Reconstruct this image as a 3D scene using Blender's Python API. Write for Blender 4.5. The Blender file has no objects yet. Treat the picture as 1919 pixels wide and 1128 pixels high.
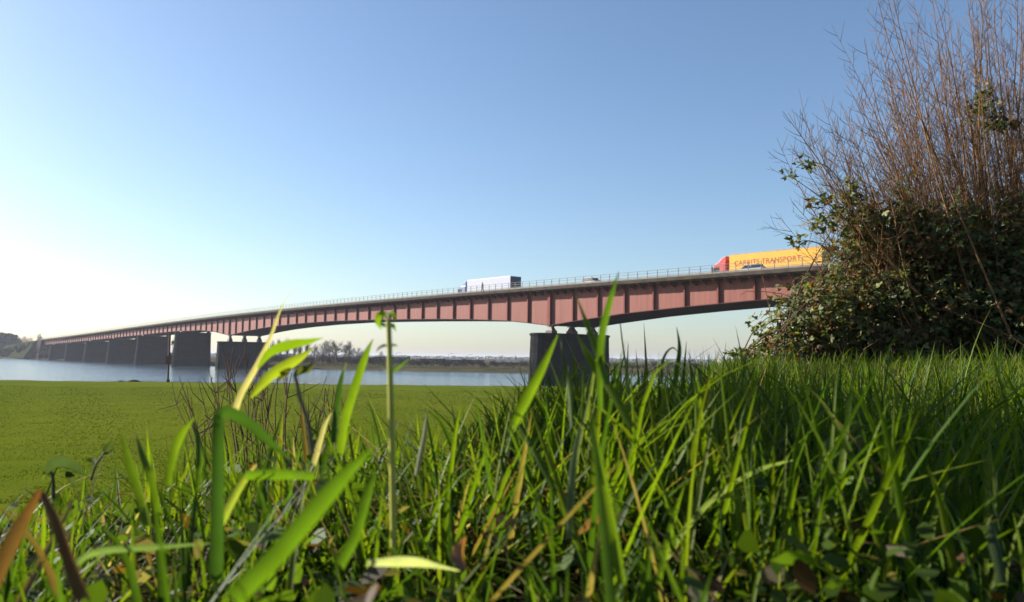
import bpy, math, random
import numpy as np
from mathutils import Vector, Matrix
rng = np.random.default_rng(11); random.seed(5)
SC = bpy.context.scene; COL = SC.collection

# ------------------------------------------------------------------ camera, sky, sun, exposure
F_PX = 1506.0; CX, CY = 959.5, 564.0
CAM = np.array([0.0, 0.0, 4.0]); PITCH = math.atan(107.5/F_PX); ROLL = math.radians(0.69)
FW = np.array([0, math.cos(PITCH), math.sin(PITCH)])
_U0 = np.array([0, -math.sin(PITCH), math.cos(PITCH)]); _R0 = np.array([1.0, 0, 0])
RT = math.cos(ROLL)*_R0 + math.sin(ROLL)*_U0; UP = -math.sin(ROLL)*_R0 + math.cos(ROLL)*_U0
cam = bpy.data.cameras.new('camera'); camo = bpy.data.objects.new('camera', cam); COL.objects.link(camo)
cam.sensor_width = 36.0; cam.lens = 36.0*F_PX/1919.0; cam.clip_start = 0.02; cam.clip_end = 9000
camo.matrix_world = Matrix(((RT[0], UP[0], -FW[0], CAM[0]), (RT[1], UP[1], -FW[1], CAM[1]), (RT[2], UP[2], -FW[2], CAM[2]), (0, 0, 0, 1)))
cam.dof.use_dof = True; cam.dof.focus_distance = 3.0; cam.dof.aperture_fstop = 10.0
SC.camera = camo
SUN_AZ, SUN_EL = math.radians(-67), math.radians(25.5)      # azimuth from +Y towards +X
W = bpy.data.worlds.new('World'); SC.world = W; W.use_nodes = True
nt = W.node_tree; nt.nodes.clear()
sky = nt.nodes.new('ShaderNodeTexSky'); sky.sky_type = 'NISHITA'; sky.sun_disc = False
sky.sun_elevation = SUN_EL; sky.sun_rotation = SUN_AZ
sky.altitude = 0; sky.air_density = 1.0; sky.dust_density = 0.8; sky.ozone_density = 3.4
bg = nt.nodes.new('ShaderNodeBackground'); bg.inputs['Strength'].default_value = 0.066
wo = nt.nodes.new('ShaderNodeOutputWorld')
nt.links.new(sky.outputs[0], bg.inputs[0]); nt.links.new(bg.outputs[0], wo.inputs[0])
sl = bpy.data.lights.new('sun', 'SUN'); sl.energy = 5.0; sl.angle = math.radians(0.53); sl.color = (1.0, 0.945, 0.86)
so = bpy.data.objects.new('sun', sl); COL.objects.link(so)
SUN_DIR = np.array([math.sin(SUN_AZ)*math.cos(SUN_EL), math.cos(SUN_AZ)*math.cos(SUN_EL), math.sin(SUN_EL)])
so.rotation_euler = Vector(SUN_DIR).to_track_quat('Z', 'Y').to_euler(); so.location = (-30, 10, 40)
vs = SC.view_settings; vs.view_transform = 'Standard'; vs.look = 'None'; vs.gamma = 1.0; vs.exposure = 1.36; vs.use_curve_mapping = False
SC.cycles.max_bounces = 8; SC.cycles.transmission_bounces = 6; SC.cycles.volume_bounces = 0
HAZE_DENSITY = 0.00020

# ------------------------------------------------------------------ helpers
def ray(x, y):
    return FW*F_PX + RT*(x-CX) + UP*(CY-y)
def at(x, y, Y):
    """point at forward distance Y seen in direction of photo pixel x, y"""
    q = ray(x, y); return CAM + q*(Y/q[1])
def proj(P):
    q = np.asarray(P, float)-CAM; z = q@FW
    return CX+F_PX*(q@RT)/z, CY-F_PX*(q@UP)/z, z
def tag(o, label=None, cat=None, group=None, kind=None):
    if label: o['label'] = label
    if cat: o['category'] = cat
    if group: o['group'] = group
    if kind: o['kind'] = kind
    return o
def empty(name, loc, rz=0.0):
    o = bpy.data.objects.new(name, None); COL.objects.link(o); o.location = [float(v) for v in loc]
    o.rotation_euler = (0, 0, rz); o.empty_display_size = 0.2; return o
def link(name, me, parent=None):
    o = bpy.data.objects.new(name, me); COL.objects.link(o)
    if parent is not None: o.parent = parent
    return o
def mesh(name, V, F, mat=None, smooth=False, tint=None):
    """V (n,3); F an int array (m,k) or list of such arrays / list of tuples"""
    me = bpy.data.meshes.new(name)
    V = np.asarray(V, dtype=np.float32)
    if isinstance(F, np.ndarray): F = [F]
    if len(F) and not isinstance(F[0], np.ndarray):
        me.from_pydata([tuple(map(float, v)) for v in V], [], [tuple(map(int, f)) for f in F])
    else:
        me.vertices.add(len(V)); me.vertices.foreach_set('co', V.ravel())
        idx = np.concatenate([f.ravel() for f in F]).astype(np.int32)
        sz = np.concatenate([np.full(len(f), f.shape[1]) for f in F])
        me.loops.add(len(idx)); me.loops.foreach_set('vertex_index', idx)
        me.polygons.add(len(sz)); st = np.concatenate([[0], np.cumsum(sz)[:-1]]).astype(np.int32)
        me.polygons.foreach_set('loop_start', st)
        try: me.polygons.foreach_set('loop_total', sz.astype(np.int32))
        except Exception: pass
        me.update(calc_edges=True); me.validate()
    if tint is not None:
        a = me.color_attributes.new('tint', 'FLOAT_COLOR', 'POINT')
        a.data.foreach_set('color', np.asarray(tint, np.float32).ravel())
    if smooth: me.polygons.foreach_set('use_smooth', np.ones(len(me.polygons), bool))
    if mat is not None: me.materials.append(mat)
    me.update()
    return me
class MB:
    """collects boxes, prisms, tubes into one mesh"""
    def __init__(s): s.v = []; s.f = []
    def add(s, V, F):
        b = len(s.v); s.v += [tuple(map(float, v)) for v in V]; s.f += [tuple(i+b for i in f) for f in F]; return s
    def box(s, x0, x1, y0, y1, z0, z1):
        return s.hexa([(x0,y0,z0),(x1,y0,z0),(x1,y1,z0),(x0,y1,z0),(x0,y0,z1),(x1,y0,z1),(x1,y1,z1),(x0,y1,z1)])
    def hexa(s, P):
        return s.add(P, [(0,3,2,1),(4,5,6,7),(0,1,5,4),(1,2,6,5),(2,3,7,6),(3,0,4,7)])
    def prism(s, poly, axis, a, b):
        """poly in the two other axes, extruded along axis from a to b"""
        n = len(poly); V = []
        for t in (a, b):
            for p in poly:
                q = list(p); q.insert(axis, t); V.append(q)
        F = [tuple(range(n))[::-1], tuple(range(n, 2*n))] + [(i, (i+1) % n, n+(i+1) % n, n+i) for i in range(n)]
        return s.add(V, F)
    def cyl(s, c, axis, r, h, n=14, r2=None):
        r2 = r if r2 is None else r2; V = []
        for t, rr in ((-h/2, r), (h/2, r2)):
            for k in range(n):
                a = 2*math.pi*k/n; q = [rr*math.cos(a), rr*math.sin(a)]; q.insert(axis, t); V.append([q[i]+c[i] for i in range(3)])
        return s.add(V, [tuple(range(n))[::-1], tuple(range(n, 2*n))] + [(i, (i+1) % n, n+(i+1) % n, n+i) for i in range(n)])
    def tube(s, pts, radii, n=6):
        V, F = tube_arr([np.asarray(pts, float)], [np.asarray(radii, float)], n)
        return s.add(V, [tuple(f) for f in F])
    def build(s, name, mat, parent=None, smooth=False, bevel=0):
        me = mesh(name, s.v, s.f, mat, smooth); o = link(name, me, parent)
        if bevel:
            m = o.modifiers.new('bevel', 'BEVEL'); m.width = bevel; m.segments = 2; m.limit_method = 'ANGLE'
        return o
def tube_arr(lines, radii, n=4):
    Vs, Fs, b = [], [], 0
    ang = np.arange(n)*2*math.pi/n; ca, sa = np.cos(ang), np.sin(ang)
    for P, R in zip(lines, radii):
        k = len(P); T = np.gradient(P, axis=0); T /= np.linalg.norm(T, axis=1)[:, None]+1e-9
        ref = np.array([0, 0, 1.0]) if abs(T[0, 2]) < 0.8 else np.array([1.0, 0, 0])
        A = np.cross(T, ref); A /= np.linalg.norm(A, axis=1)[:, None]+1e-9; B = np.cross(T, A)
        ring = P[:, None, :] + R[:, None, None]*(ca[None, :, None]*A[:, None, :]+sa[None, :, None]*B[:, None, :])
        Vs.append(ring.reshape(-1, 3))
        i = np.arange(k-1)[:, None]*n; j = np.arange(n)[None, :]; j2 = (j+1) % n
        Fs.append(np.stack([i+j, i+j2, i+n+j2, i+n+j], -1).reshape(-1, 4)+b); b += k*n
    return np.concatenate(Vs), np.concatenate(Fs)
def part(name, parent, mat, fn, **kw):
    m = MB(); fn(m); return m.build(name, mat, parent, **kw)
def copy_tree(o, parent=None):
    c = o.copy(); COL.objects.link(c); c.parent = parent
    for ch in list(o.children): copy_tree(ch, c)
    return c

# ------------------------------------------------------------------ materials
ALB = 0.70                                       # overall reflectance level of painted and natural surfaces
def mat(name, c1, c2=None, scale=2.0, rough=0.7, bump=0.0, spec=0.4, metal=0.0, stretch=(1,1,1), detail=5.0, bscale=None, contrast=(0.35, 0.65)):
    m = bpy.data.materials.new(name); m.use_nodes = True; t = m.node_tree; N = t.nodes; L = t.links
    b = N['Principled BSDF']; b.inputs['Roughness'].default_value = rough; b.inputs['Metallic'].default_value = metal
    b.inputs['Specular IOR Level'].default_value = spec
    if c2 is None: c2 = tuple(v*0.75 for v in c1)
    c1, c2 = tuple(v*ALB for v in c1), tuple(v*ALB for v in c2)
    g = N.new('ShaderNodeNewGeometry'); mp = N.new('ShaderNodeMapping'); mp.inputs['Scale'].default_value = stretch
    L.new(g.outputs['Position'], mp.inputs['Vector'])
    n = N.new('ShaderNodeTexNoise'); n.inputs['Scale'].default_value = scale; n.inputs['Detail'].default_value = detail
    L.new(mp.outputs[0], n.inputs['Vector'])
    r = N.new('ShaderNodeValToRGB'); r.color_ramp.elements[0].position = contrast[0]; r.color_ramp.elements[1].position = contrast[1]
    r.color_ramp.elements[0].color = (*c2, 1); r.color_ramp.elements[1].color = (*c1, 1)
    L.new(n.outputs['Fac'], r.inputs[0]); L.new(r.outputs[0], b.inputs['Base Color'])
    if bump:
        n2 = N.new('ShaderNodeTexNoise'); n2.inputs['Scale'].default_value = bscale or scale*4; n2.inputs['Detail'].default_value = 4
        L.new(mp.outputs[0], n2.inputs['Vector'])
        bp = N.new('ShaderNodeBump'); bp.inputs['Strength'].default_value = bump; bp.inputs['Distance'].default_value = 0.05
        L.new(n2.outputs['Fac'], bp.inputs['Height']); L.new(bp.outputs[0], b.inputs['Normal'])
    return m
def leaf_mat(name, transl=0.45, rough=0.42, spec=0.4, tsat=(2.1, 2.15, 0.7)):
    """leaf material coloured per leaf by the 'tint' attribute; light passes through"""
    m = bpy.data.materials.new(name); m.use_nodes = True; t = m.node_tree; N = t.nodes; L = t.links
    b = N['Principled BSDF']; out = N['Material Output']
    a = N.new('ShaderNodeAttribute'); a.attribute_name = 'tint'
    g = N.new('ShaderNodeNewGeometry'); n = N.new('ShaderNodeTexNoise'); n.inputs['Scale'].default_value = 60
    L.new(g.outputs['Position'], n.inputs['Vector'])
    mr = N.new('ShaderNodeMapRange'); mr.inputs[3].default_value = 0.7*ALB; mr.inputs[4].default_value = 1.3*ALB
    L.new(n.outputs['Fac'], mr.inputs[0])
    mx = N.new('ShaderNodeVectorMath'); mx.operation = 'SCALE'; L.new(a.outputs['Color'], mx.inputs[0]); L.new(mr.outputs[0], mx.inputs['Scale'])
    vm = N.new('ShaderNodeMath'); vm.operation = 'MULTIPLY'; vm.inputs[1].default_value = 44.0; L.new(a.outputs['Alpha'], vm.inputs[0])
    vs_ = N.new('ShaderNodeMath'); vs_.operation = 'SINE'; L.new(vm.outputs[0], vs_.inputs[0])
    vr = N.new('ShaderNodeMapRange'); vr.inputs[1].default_value = -1; vr.inputs[2].default_value = 1; vr.inputs[3].default_value = 0.80; vr.inputs[4].default_value = 1.12; L.new(vs_.outputs[0], vr.inputs[0])
    mx0 = mx; mx = N.new('ShaderNodeVectorMath'); mx.operation = 'SCALE'; L.new(mx0.outputs[0], mx.inputs[0]); L.new(vr.outputs[0], mx.inputs['Scale'])
    L.new(mx.outputs[0], b.inputs['Base Color']); b.inputs['Roughness'].default_value = rough; b.inputs['Specular IOR Level'].default_value = spec
    tr = N.new('ShaderNodeBsdfTranslucent'); mt = N.new('ShaderNodeVectorMath'); mt.operation = 'MULTIPLY'; mt.inputs[1].default_value = tsat
    L.new(mx.outputs[0], mt.inputs[0]); L.new(mt.outputs[0], tr.inputs['Color'])
    ms = N.new('ShaderNodeMixShader'); ms.inputs[0].default_value = transl
    L.new(b.outputs[0], ms.inputs[1]); L.new(tr.outputs[0], ms.inputs[2]); L.new(ms.outputs[0], out.inputs['Surface'])
    return m
M = {}
M['web'] = mat('bridge_paint', (0.31, 0.108, 0.082), (0.235, 0.076, 0.056), 1.1, 0.6, 0.15, spec=0.15, stretch=(1.6, 1.6, 0.14), contrast=(0.28, 0.72))
M['stiff'] = mat('stiffener_paint', (0.25, 0.065, 0.05), (0.19, 0.05, 0.038), 1.2, 0.7, spec=0.1)
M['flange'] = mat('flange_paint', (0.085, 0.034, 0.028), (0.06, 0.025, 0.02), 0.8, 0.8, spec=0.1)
M['deckc'] = mat('deck_concrete', (0.085, 0.066, 0.050), (0.05, 0.038, 0.03), 1.0, 0.85, 0.2, spec=0.1)
M['asphalt'] = mat('asphalt', (0.055, 0.055, 0.057), (0.04, 0.04, 0.042), 3, 0.9)
M['rail'] = mat('galvanised_rail', (0.24, 0.22, 0.19), (0.17, 0.155, 0.135), 2, 0.6, spec=0.2)
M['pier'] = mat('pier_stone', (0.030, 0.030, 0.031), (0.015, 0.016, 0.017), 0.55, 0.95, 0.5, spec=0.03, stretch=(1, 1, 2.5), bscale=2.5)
M['steel'] = mat('bearing_steel', (0.10, 0.07, 0.06), (0.07, 0.05, 0.045), 3, 0.6)
M['bark'] = mat('bark', (0.20, 0.15, 0.105), (0.12, 0.09, 0.065), 14, 0.85, 0.2)
M['shoot'] = mat('shoot_bark', (0.33, 0.185, 0.085), (0.20, 0.11, 0.052), 9, 0.8, spec=0.08)
M['fartwig'] = mat('far_twigs', (0.10, 0.082, 0.07), (0.065, 0.053, 0.046), 0.5, 0.9, spec=0.1)
M['leaf'] = leaf_mat('bramble_leaf', 0.30, 0.5, 0.16); M['cane'] = mat('cane_bark', (0.15, 0.085, 0.045), (0.09, 0.05, 0.03), 12, 0.85, spec=0.1)
M['grass'] = leaf_mat('grass_blade', 0.55, 0.5, 0.17)
M['turf'] = leaf_mat('turf_blade', 0.45, 0.55, 0.14, (1.75, 1.8, 0.5)); M['ever'] = leaf_mat('far_leaf', 0.15, 0.9, 0.03, (1.1, 1.1, 0.6)); M['sward'] = leaf_mat('sward', 0.3, 1.0, 0.0, (1.2, 1.2, 0.5))

# ------------------------------------------------------------------ terrain and water
BANK = np.array([(-6000, 6500), (-1500, 1900), (-700, 980), (-349, 547), (-264, 463), (-202, 400), (-139, 320), (-102, 278), (-70, 259), (-23, 224), (6, 221), (31, 215), (200, 205), (1000, 180), (6000, 150)], float)
def bank(X): return np.interp(X, BANK[:, 0], BANK[:, 1])
def sstep(a, b, x): t = np.clip((x-a)/(b-a), 0, 1); return t*t*(3-2*t)
def edge(X): return 1.15 + 3.0*np.maximum(X+0.1, 0) + 0.25*np.minimum(X, 0)
def crest(X, Y):
    z = 3.795 + 0.03*np.clip(X, -3, 3) + 0.02*np.sin(X*3.1+1)*np.sin(Y*2.3) + 0.012*np.sin(X*9+Y*4)*np.sin(Y*7-X)
    z = z - 0.10*np.exp(-(((X-0.80)/0.5)**2+((Y-1.1)/0.55)**2)) + 0.05*np.exp(-(((X-0.25)/0.45)**2+((Y-1.45)/0.6)**2)) + 0.10*sstep(2.2, 6, Y)*sstep(0, 2, X)
    return z
def near_shore(X): return 107.5 + 1.2*np.sin(X*0.11) + 0.7*np.sin(X*0.37+1)
def ground(X, Y):
    X = np.asarray(X, float); Y = np.asarray(Y, float)
    d = np.maximum(Y-edge(np.clip(X, -40, 8)), 0)
    dike = crest(X, np.clip(Y, -5, 15)) - 0.38*d + 0.10*np.exp(-d*2.0)*0 - 0.02*np.minimum(d, 3)
    back = np.where(Y < -6, 0.35*(Y+6), 0.0)
    field = 0.32 + 0.03*np.sin(X*0.21)*np.sin(Y*0.17) + 0.02*np.sin(X*0.9+Y*0.5)
    h = np.maximum(dike+np.maximum(back, -4), field)
    s = sstep(-0.8, 3.0, Y-near_shore(X)); h = h*(1-s)+(-1.5)*s
    fb = Y-bank(X); s2 = sstep(-3.0, 3.0, fb); land = 0.8 + 1.0*sstep(4, 60, fb)
    return np.where(Y > 60, h*(1-s2)+land*s2, h)
def build_terrain():
    def axis(pts): return np.unique(np.round(np.concatenate(pts), 4))
    xs = axis([np.arange(-2.5, 5.0, 0.06), np.arange(-12, 14, 0.4), np.arange(-80, 80, 2.5), np.arange(-460, 400, 9), np.geomspace(400, 6000, 14), -np.geomspace(460, 6000, 14)])
    ys = axis([np.arange(-0.5, 9, 0.06), np.arange(-12, 20, 0.3), np.arange(20, 104, 2.0), np.arange(104, 114, 0.5), np.arange(114, 600, 5.0), np.geomspace(600, 6500, 20), [-300, -60, -25]])
    X, Y = np.meshgrid(xs, ys); Z = ground(X, Y)
    V = np.stack([X, Y, Z], -1).reshape(-1, 3); nx, ny = len(xs), len(ys)
    i = (np.arange(ny-1)[:, None]*nx+np.arange(nx-1)[None, :]).ravel()
    return mesh('ground', V, np.stack([i, i+1, i+nx+1, i+nx], -1), None, True)
def ground_mat():
    m = bpy.data.materials.new('meadow'); m.use_nodes = True; t = m.node_tree; N = t.nodes; L = t.links; b = N['Principled BSDF']
    b.inputs['Roughness'].default_value = 1.0; b.inputs['Specular IOR Level'].default_value = 0.0
    g = N.new('ShaderNodeNewGeometry'); sp = N.new('ShaderNodeSeparateXYZ'); L.new(g.outputs['Position'], sp.inputs[0])
    def noise(sc, st, det=4):
        mp = N.new('ShaderNodeMapping'); mp.inputs['Scale'].default_value = st; L.new(g.outputs['Position'], mp.inputs[0])
        n = N.new('ShaderNodeTexNoise'); n.inputs['Scale'].default_value = sc; n.inputs['Detail'].default_value = det; L.new(mp.outputs[0], n.inputs[0]); return n
    def ramp(src, p0, p1, c0, c1):
        r = N.new('ShaderNodeValToRGB'); e = r.color_ramp.elements; e[0].position, e[1].position = p0, p1; e[0].color = (*[v*ALB for v in c0], 1); e[1].color = (*[v*ALB for v in c1], 1); L.new(src, r.inputs[0]); return r
    def mix(fac, a, c):
        x = N.new('ShaderNodeMix'); x.data_type = 'RGBA'
        if isinstance(fac, float): x.inputs[0].default_value = fac
        else: L.new(fac, x.inputs[0])
        L.new(a, x.inputs[6]); L.new(c, x.inputs[7]); return x.outputs[2]
    n1 = noise(0.9, (0.14, 1.0, 1), 6); n2 = noise(6.0, (1, 0.5, 1), 5); n3 = noise(0.06, (1, 1, 1), 3)
    r1 = ramp(n1.outputs['Fac'], 0.3, 0.7, (0.068, 0.110, 0.006), (0.145, 0.182, 0.011))
    r2 = ramp(n2.outputs['Fac'], 0.3, 0.7, (0.10, 0.13, 0.007), (0.15, 0.168, 0.014))
    meadow = mix(0.5, r1.outputs[0], r2.outputs[0])
    r3 = ramp(n3.outputs['Fac'], 0.35, 0.7, (0.06, 0.10, 0.006), (0.17, 0.165, 0.016)); meadow = mix(0.35, meadow, r3.outputs[0])
    soil = ramp(n2.outputs['Fac'], 0.3, 0.7, (0.02, 0.016, 0.008), (0.035, 0.03, 0.012))
    farl = ramp(n3.outputs['Fac'], 0.3, 0.7, (0.06, 0.058, 0.03), (0.10, 0.09, 0.05))
    fs = N.new('ShaderNodeMapRange'); fs.inputs[1].default_value = 1.2; fs.inputs[2].default_value = 2.5; L.new(sp.outputs['Z'], fs.inputs[0])
    ff = N.new('ShaderNodeMapRange'); ff.inputs[1].default_value = 120; ff.inputs[2].default_value = 125; L.new(sp.outputs['Y'], ff.inputs[0])
    mud = ramp(n2.outputs['Fac'], 0.3, 0.7, (0.07, 0.06, 0.045), (0.12, 0.105, 0.08))
    fm = N.new('ShaderNodeMapRange'); fm.inputs[1].default_value = 0.17; fm.inputs[2].default_value = 0.09; L.new(sp.outputs['Z'], fm.inputs[0])
    c = mix(fs.outputs[0], meadow, soil.outputs[0]); c = mix(ff.outputs[0], c, farl.outputs[0]); c = mix(fm.outputs[0], c, mud.outputs[0])
    L.new(c, b.inputs['Base Color'])
    n4 = noise(9, (1, 1, 1), 6); bp = N.new('ShaderNodeBump'); bp.inputs['Strength'].default_value = 0.4; bp.inputs['Distance'].default_value = 0.05
    L.new(n4.outputs['Fac'], bp.inputs['Height']); L.new(bp.outputs[0], b.inputs['Normal'])
    return m
tm = build_terrain(); tm.materials.append(ground_mat())
tag(link('ground', tm), 'grassy dike crest, mown green meadow and far river bank', kind='structure')

def water_mat():
    m = bpy.data.materials.new('river_water'); m.use_nodes = True; t = m.node_tree; N = t.nodes; L = t.links; b = N['Principled BSDF']
    b.inputs['Base Color'].default_value = (0.035, 0.055, 0.07, 1); b.inputs['Roughness'].default_value = 0.12; b.inputs['IOR'].default_value = 1.333
    g = N.new('ShaderNodeNewGeometry'); prev = None
    for sc, st, dist, amt in ((0.35, (0.5, 1.0, 1), 0.25, 0.5), (1.6, (0.6, 1, 1), 0.16, 0.7), (0.05, (0.25, 1.6, 1), 1.6, 0.5)):
        mp = N.new('ShaderNodeMapping'); mp.inputs['Scale'].default_value = st; mp.inputs['Rotation'].default_value = (0, 0, 0.25); L.new(g.outputs['Position'], mp.inputs[0])
        n = N.new('ShaderNodeTexNoise'); n.inputs['Scale'].default_value = sc; n.inputs['Detail'].default_value = 4; L.new(mp.outputs[0], n.inputs[0])
        bp = N.new('ShaderNodeBump'); bp.inputs['Strength'].default_value = amt; bp.inputs['Distance'].default_value = dist
        L.new(n.outputs['Fac'], bp.inputs['Height'])
        if prev: L.new(prev.outputs[0], bp.inputs['Normal'])
        prev = bp
    L.new(prev.outputs[0], b.inputs['Normal'])
    return m
wv = [(-6000, 100, 0), (6000, 100, 0), (6000, 6400, 0), (-6000, 6400, 0)]
wo_ = link('river', mesh('river', wv, [(0, 1, 2, 3)], water_mat())); tag(wo_, 'wide rippled blue grey river', kind='structure')

# ------------------------------------------------------------------ bridge
BP = np.array([6.05, 124.8]); BD = np.array([-0.6225, 0.7826]); BD /= np.linalg.norm(BD); BN = np.array([BD[1], -BD[0]])
HS = -0.6; PAN = 5.3
_hs = np.array([-120, -70, -37, 0, 50, 95, 142, 215, 300, 415, 480, 560]); _hz = np.array([14.5, 14.9, 15.2, 15.6, 16.2, 16.42, 16.2, 15.35, 14.6, 13.3, 12.4, 11.2])
_pc = np.polyfit(_hs, _hz, 5)
def dtop(s): return float(np.polyval(_pc, s))+HS                 # top of the deck edge
_bs = np.array([-120, -75, -50, -37, -26, -16, -5.3, 0, 5.3, 10.6, 21, 31, 42, 58, 74, 90, 106, 117, 127, 135, 142.9, 148, 153, 158, 170, 190])
_bz = np.array([11.0, 12.1, 12.15, 11.9, 11.55, 11.1, 10.3, 9.8, 10.35, 10.85, 11.4, 11.75, 12.05, 12.4, 12.65, 12.62, 12.35, 12.0, 11.5, 10.95, 10.4, 10.9, 11.4, 11.85, 12.45, 12.55])
def wbot(s):
    return (float(np.interp(s, _bs, _bz))+HS) if s < 190 else dtop(s)-3.15
def bpt(s, w, z): q = BP+BD*s+BN*w; return (q[0], q[1], z)
BR = empty('bridge', bpt(0, 4.5, 0)); BRI = Vector(BR.location)
tag(BR, 'long red-brown steel girder bridge on dark stone piers crossing the river', 'bridge')
def bmesh_(name, V, F, m): 
    V = [(v[0]-BRI[0], v[1]-BRI[1], v[2]-BRI[2]) for v in V]
    return link(name, mesh(name, V, F, m), BR)
class BB(MB):
    """MB in bridge coordinates (s, w, z)"""
    def build(s, name, m, **kw):
        s.v = [tuple(np.array(bpt(a, b, c))-np.array(BRI)) for a, b, c in s.v]
        return MB.build(s, name, m, BR, **kw)
N0, N1 = -14, 90
for k in range(N0, N1):                       # web panels
    a, b = k*PAN+0.03, (k+1)*PAN-0.03; ta, tb = dtop(a)-0.7, dtop(b)-0.7
    m = BB()
    n = 3
    for j in range(n):
        u, v = a+(b-a)*j/n, a+(b-a)*(j+1)/n; tu, tv = dtop(u)-0.7, dtop(v)-0.7
        m.hexa([(u, 0, wbot(u)), (v, 0, wbot(v)), (v, 0.06, wbot(v)), (u, 0.06, wbot(u)), (u, 0, tu), (v, 0, tv), (v, 0.06, tv), (u, 0.06, tu)])
    m.build('web_panel', M['web'])
_st = MB().box(-0.05, 0.05, -0.3, 0.02, 0, 1).box(-0.11, 0.11, -0.345, -0.301, 0, 1)
stme = mesh('stiffener', _st.v, _st.f, M['stiff'])
RZ = math.atan2(BD[1], BD[0])
for k in range(N0, N1+1):                     # vertical stiffeners
    s = k*PAN; z0 = wbot(s)+0.02; z1 = dtop(s)-0.72
    o = link('stiffener', stme, BR); p = bpt(s, 0, z0); big = k in (0, 27)
    o.location = (p[0]-BRI[0], p[1]-BRI[1], p[2]); o.rotation_euler = (0, 0, RZ)
    # local +y must point along BN's opposite side: mesh y<0 is the camera side
    o.scale = (2.6 if big else 1.0, -1.25 if big else -1.0, z1-z0)
SS = np.concatenate([np.arange(-74, 478, 5.3/2)])
def sweep(name, m, prof):
    """prof: function s -> list of (w, z) going round; swept along the bridge"""
    pr = [prof(s) for s in SS]; n = len(pr[0]); V = []; F = []
    for s, p in zip(SS, pr): V += [bpt(s, w, z) for w, z in p]
    for i in range(len(SS)-1):
        for j in range(n): F.append((i*n+j, i*n+(j+1) % n, (i+1)*n+(j+1) % n, (i+1)*n+j))
    F.append(tuple(range(n))[::-1]); F.append(tuple(range((len(SS)-1)*n, len(SS)*n)))
    return bmesh_(name, V, F, m)
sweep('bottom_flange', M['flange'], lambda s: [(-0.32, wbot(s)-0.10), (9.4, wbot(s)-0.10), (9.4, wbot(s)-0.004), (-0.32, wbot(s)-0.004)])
sweep('far_web', M['web'], lambda s: [(9.0, wbot(s)), (9.06, wbot(s)), (9.06, dtop(s)-0.72), (9.0, dtop(s)-0.72)])
sweep('middle_web', M['web'], lambda s: [(4.5, wbot(s)), (4.56, wbot(s)), (4.56, dtop(s)-0.72), (4.5, dtop(s)-0.72)])
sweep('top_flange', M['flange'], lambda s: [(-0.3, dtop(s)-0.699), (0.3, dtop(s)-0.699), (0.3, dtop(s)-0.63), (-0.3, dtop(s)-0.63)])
sweep('deck_slab', M['deckc'], lambda s: [(-1.35, dtop(s)-0.62), (12.6, dtop(s)-0.62), (12.6, dtop(s)-0.32), (-1.35, dtop(s)-0.32)])
sweep('edge_beam', M['deckc'], lambda s: [(-1.55, dtop(s)-0.45), (-1.352, dtop(s)-0.45), (-1.352, dtop(s)), (-1.55, dtop(s))])
sweep('edge_beam', M['deckc'], lambda s: [(12.602, dtop(s)-0.55), (12.8, dtop(s)-0.55), (12.8, dtop(s)), (12.602, dtop(s))])
sweep('footway', M['deckc'], lambda s: [(-1.345, dtop(s)-0.315), (0.6, dtop(s)-0.315), (0.6, dtop(s)-0.10), (-1.345, dtop(s)-0.10)])
sweep('carriageway', M['asphalt'], lambda s: [(0.605, dtop(s)-0.314), (12.59, dtop(s)-0.314), (12.59, dtop(s)-0.25), (0.605, dtop(s)-0.25)])
for w in (0.75, 12.2):
    sweep('guard_rail', M['rail'], lambda s, w=w: [(w, dtop(s)+0.22), (w+0.08, dtop(s)+0.22), (w+0.08, dtop(s)+0.52), (w, dtop(s)+0.52)])
for z in (0.35, 0.72, 1.08):
    sweep('rail_bar', M['rail'], lambda s, z=z: [(-1.48, dtop(s)+z-0.025), (-1.42, dtop(s)+z-0.025), (-1.42, dtop(s)+z+0.025), (-1.48, dtop(s)+z+0.025)])
_po = MB().box(-0.035, 0.035, -0.035, 0.035, 0, 1.10); pome = mesh('rail_post', _po.v, _po.f, M['rail'])
_br = MB().prism([(0.04, -0.02), (1.3, -0.02), (1.3, -0.14), (0.04, -0.62)], 0, -0.05, 0.05); brme = mesh('deck_bracket', _br.v, _br.f, M['stiff'])
_gp = MB().box(-0.05, 0.05, -0.05, 0.05, 0, 0.75); gpme = mesh('guard_post', _gp.v, _gp.f, M['rail'])
far_post, far_brk = BB(), BB()
for k in range(N0*3, N1*3+1):
    s = k*PAN/3
    if k < 230:
        o = link('rail_post', pome, BR); p = bpt(s, -1.45, dtop(s)+0.002); o.location = (p[0]-BRI[0], p[1]-BRI[1], p[2]); o.rotation_euler = (0, 0, RZ)
        o = link('deck_bracket', brme, BR); p = bpt(s, 0.0, dtop(s)-0.62); o.location = (p[0]-BRI[0], p[1]-BRI[1], p[2]); o.rotation_euler = (0, 0, RZ)
    else:
        far_post.box(s-0.035, s+0.035, -1.485, -1.415, dtop(s)+0.002, dtop(s)+1.1); far_brk.box(s-0.05, s+0.05, -1.3, -0.05, dtop(s)-0.8, dtop(s)-0.63)
tag(far_post.build('rail_posts_beyond', M['rail']), kind='stuff'); tag(far_brk.build('deck_brackets_beyond', M['stiff']), kind='stuff')
for k in range(-14, 46):
    s = k*PAN*2+1.2
    if s > 470: break
    o = link('guard_post', gpme, BR); p = bpt(s, 0.88, dtop(s)-0.25); o.location = (p[0]-BRI[0], p[1]-BRI[1], p[2]); o.rotation_euler = (0, 0, RZ)
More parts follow.
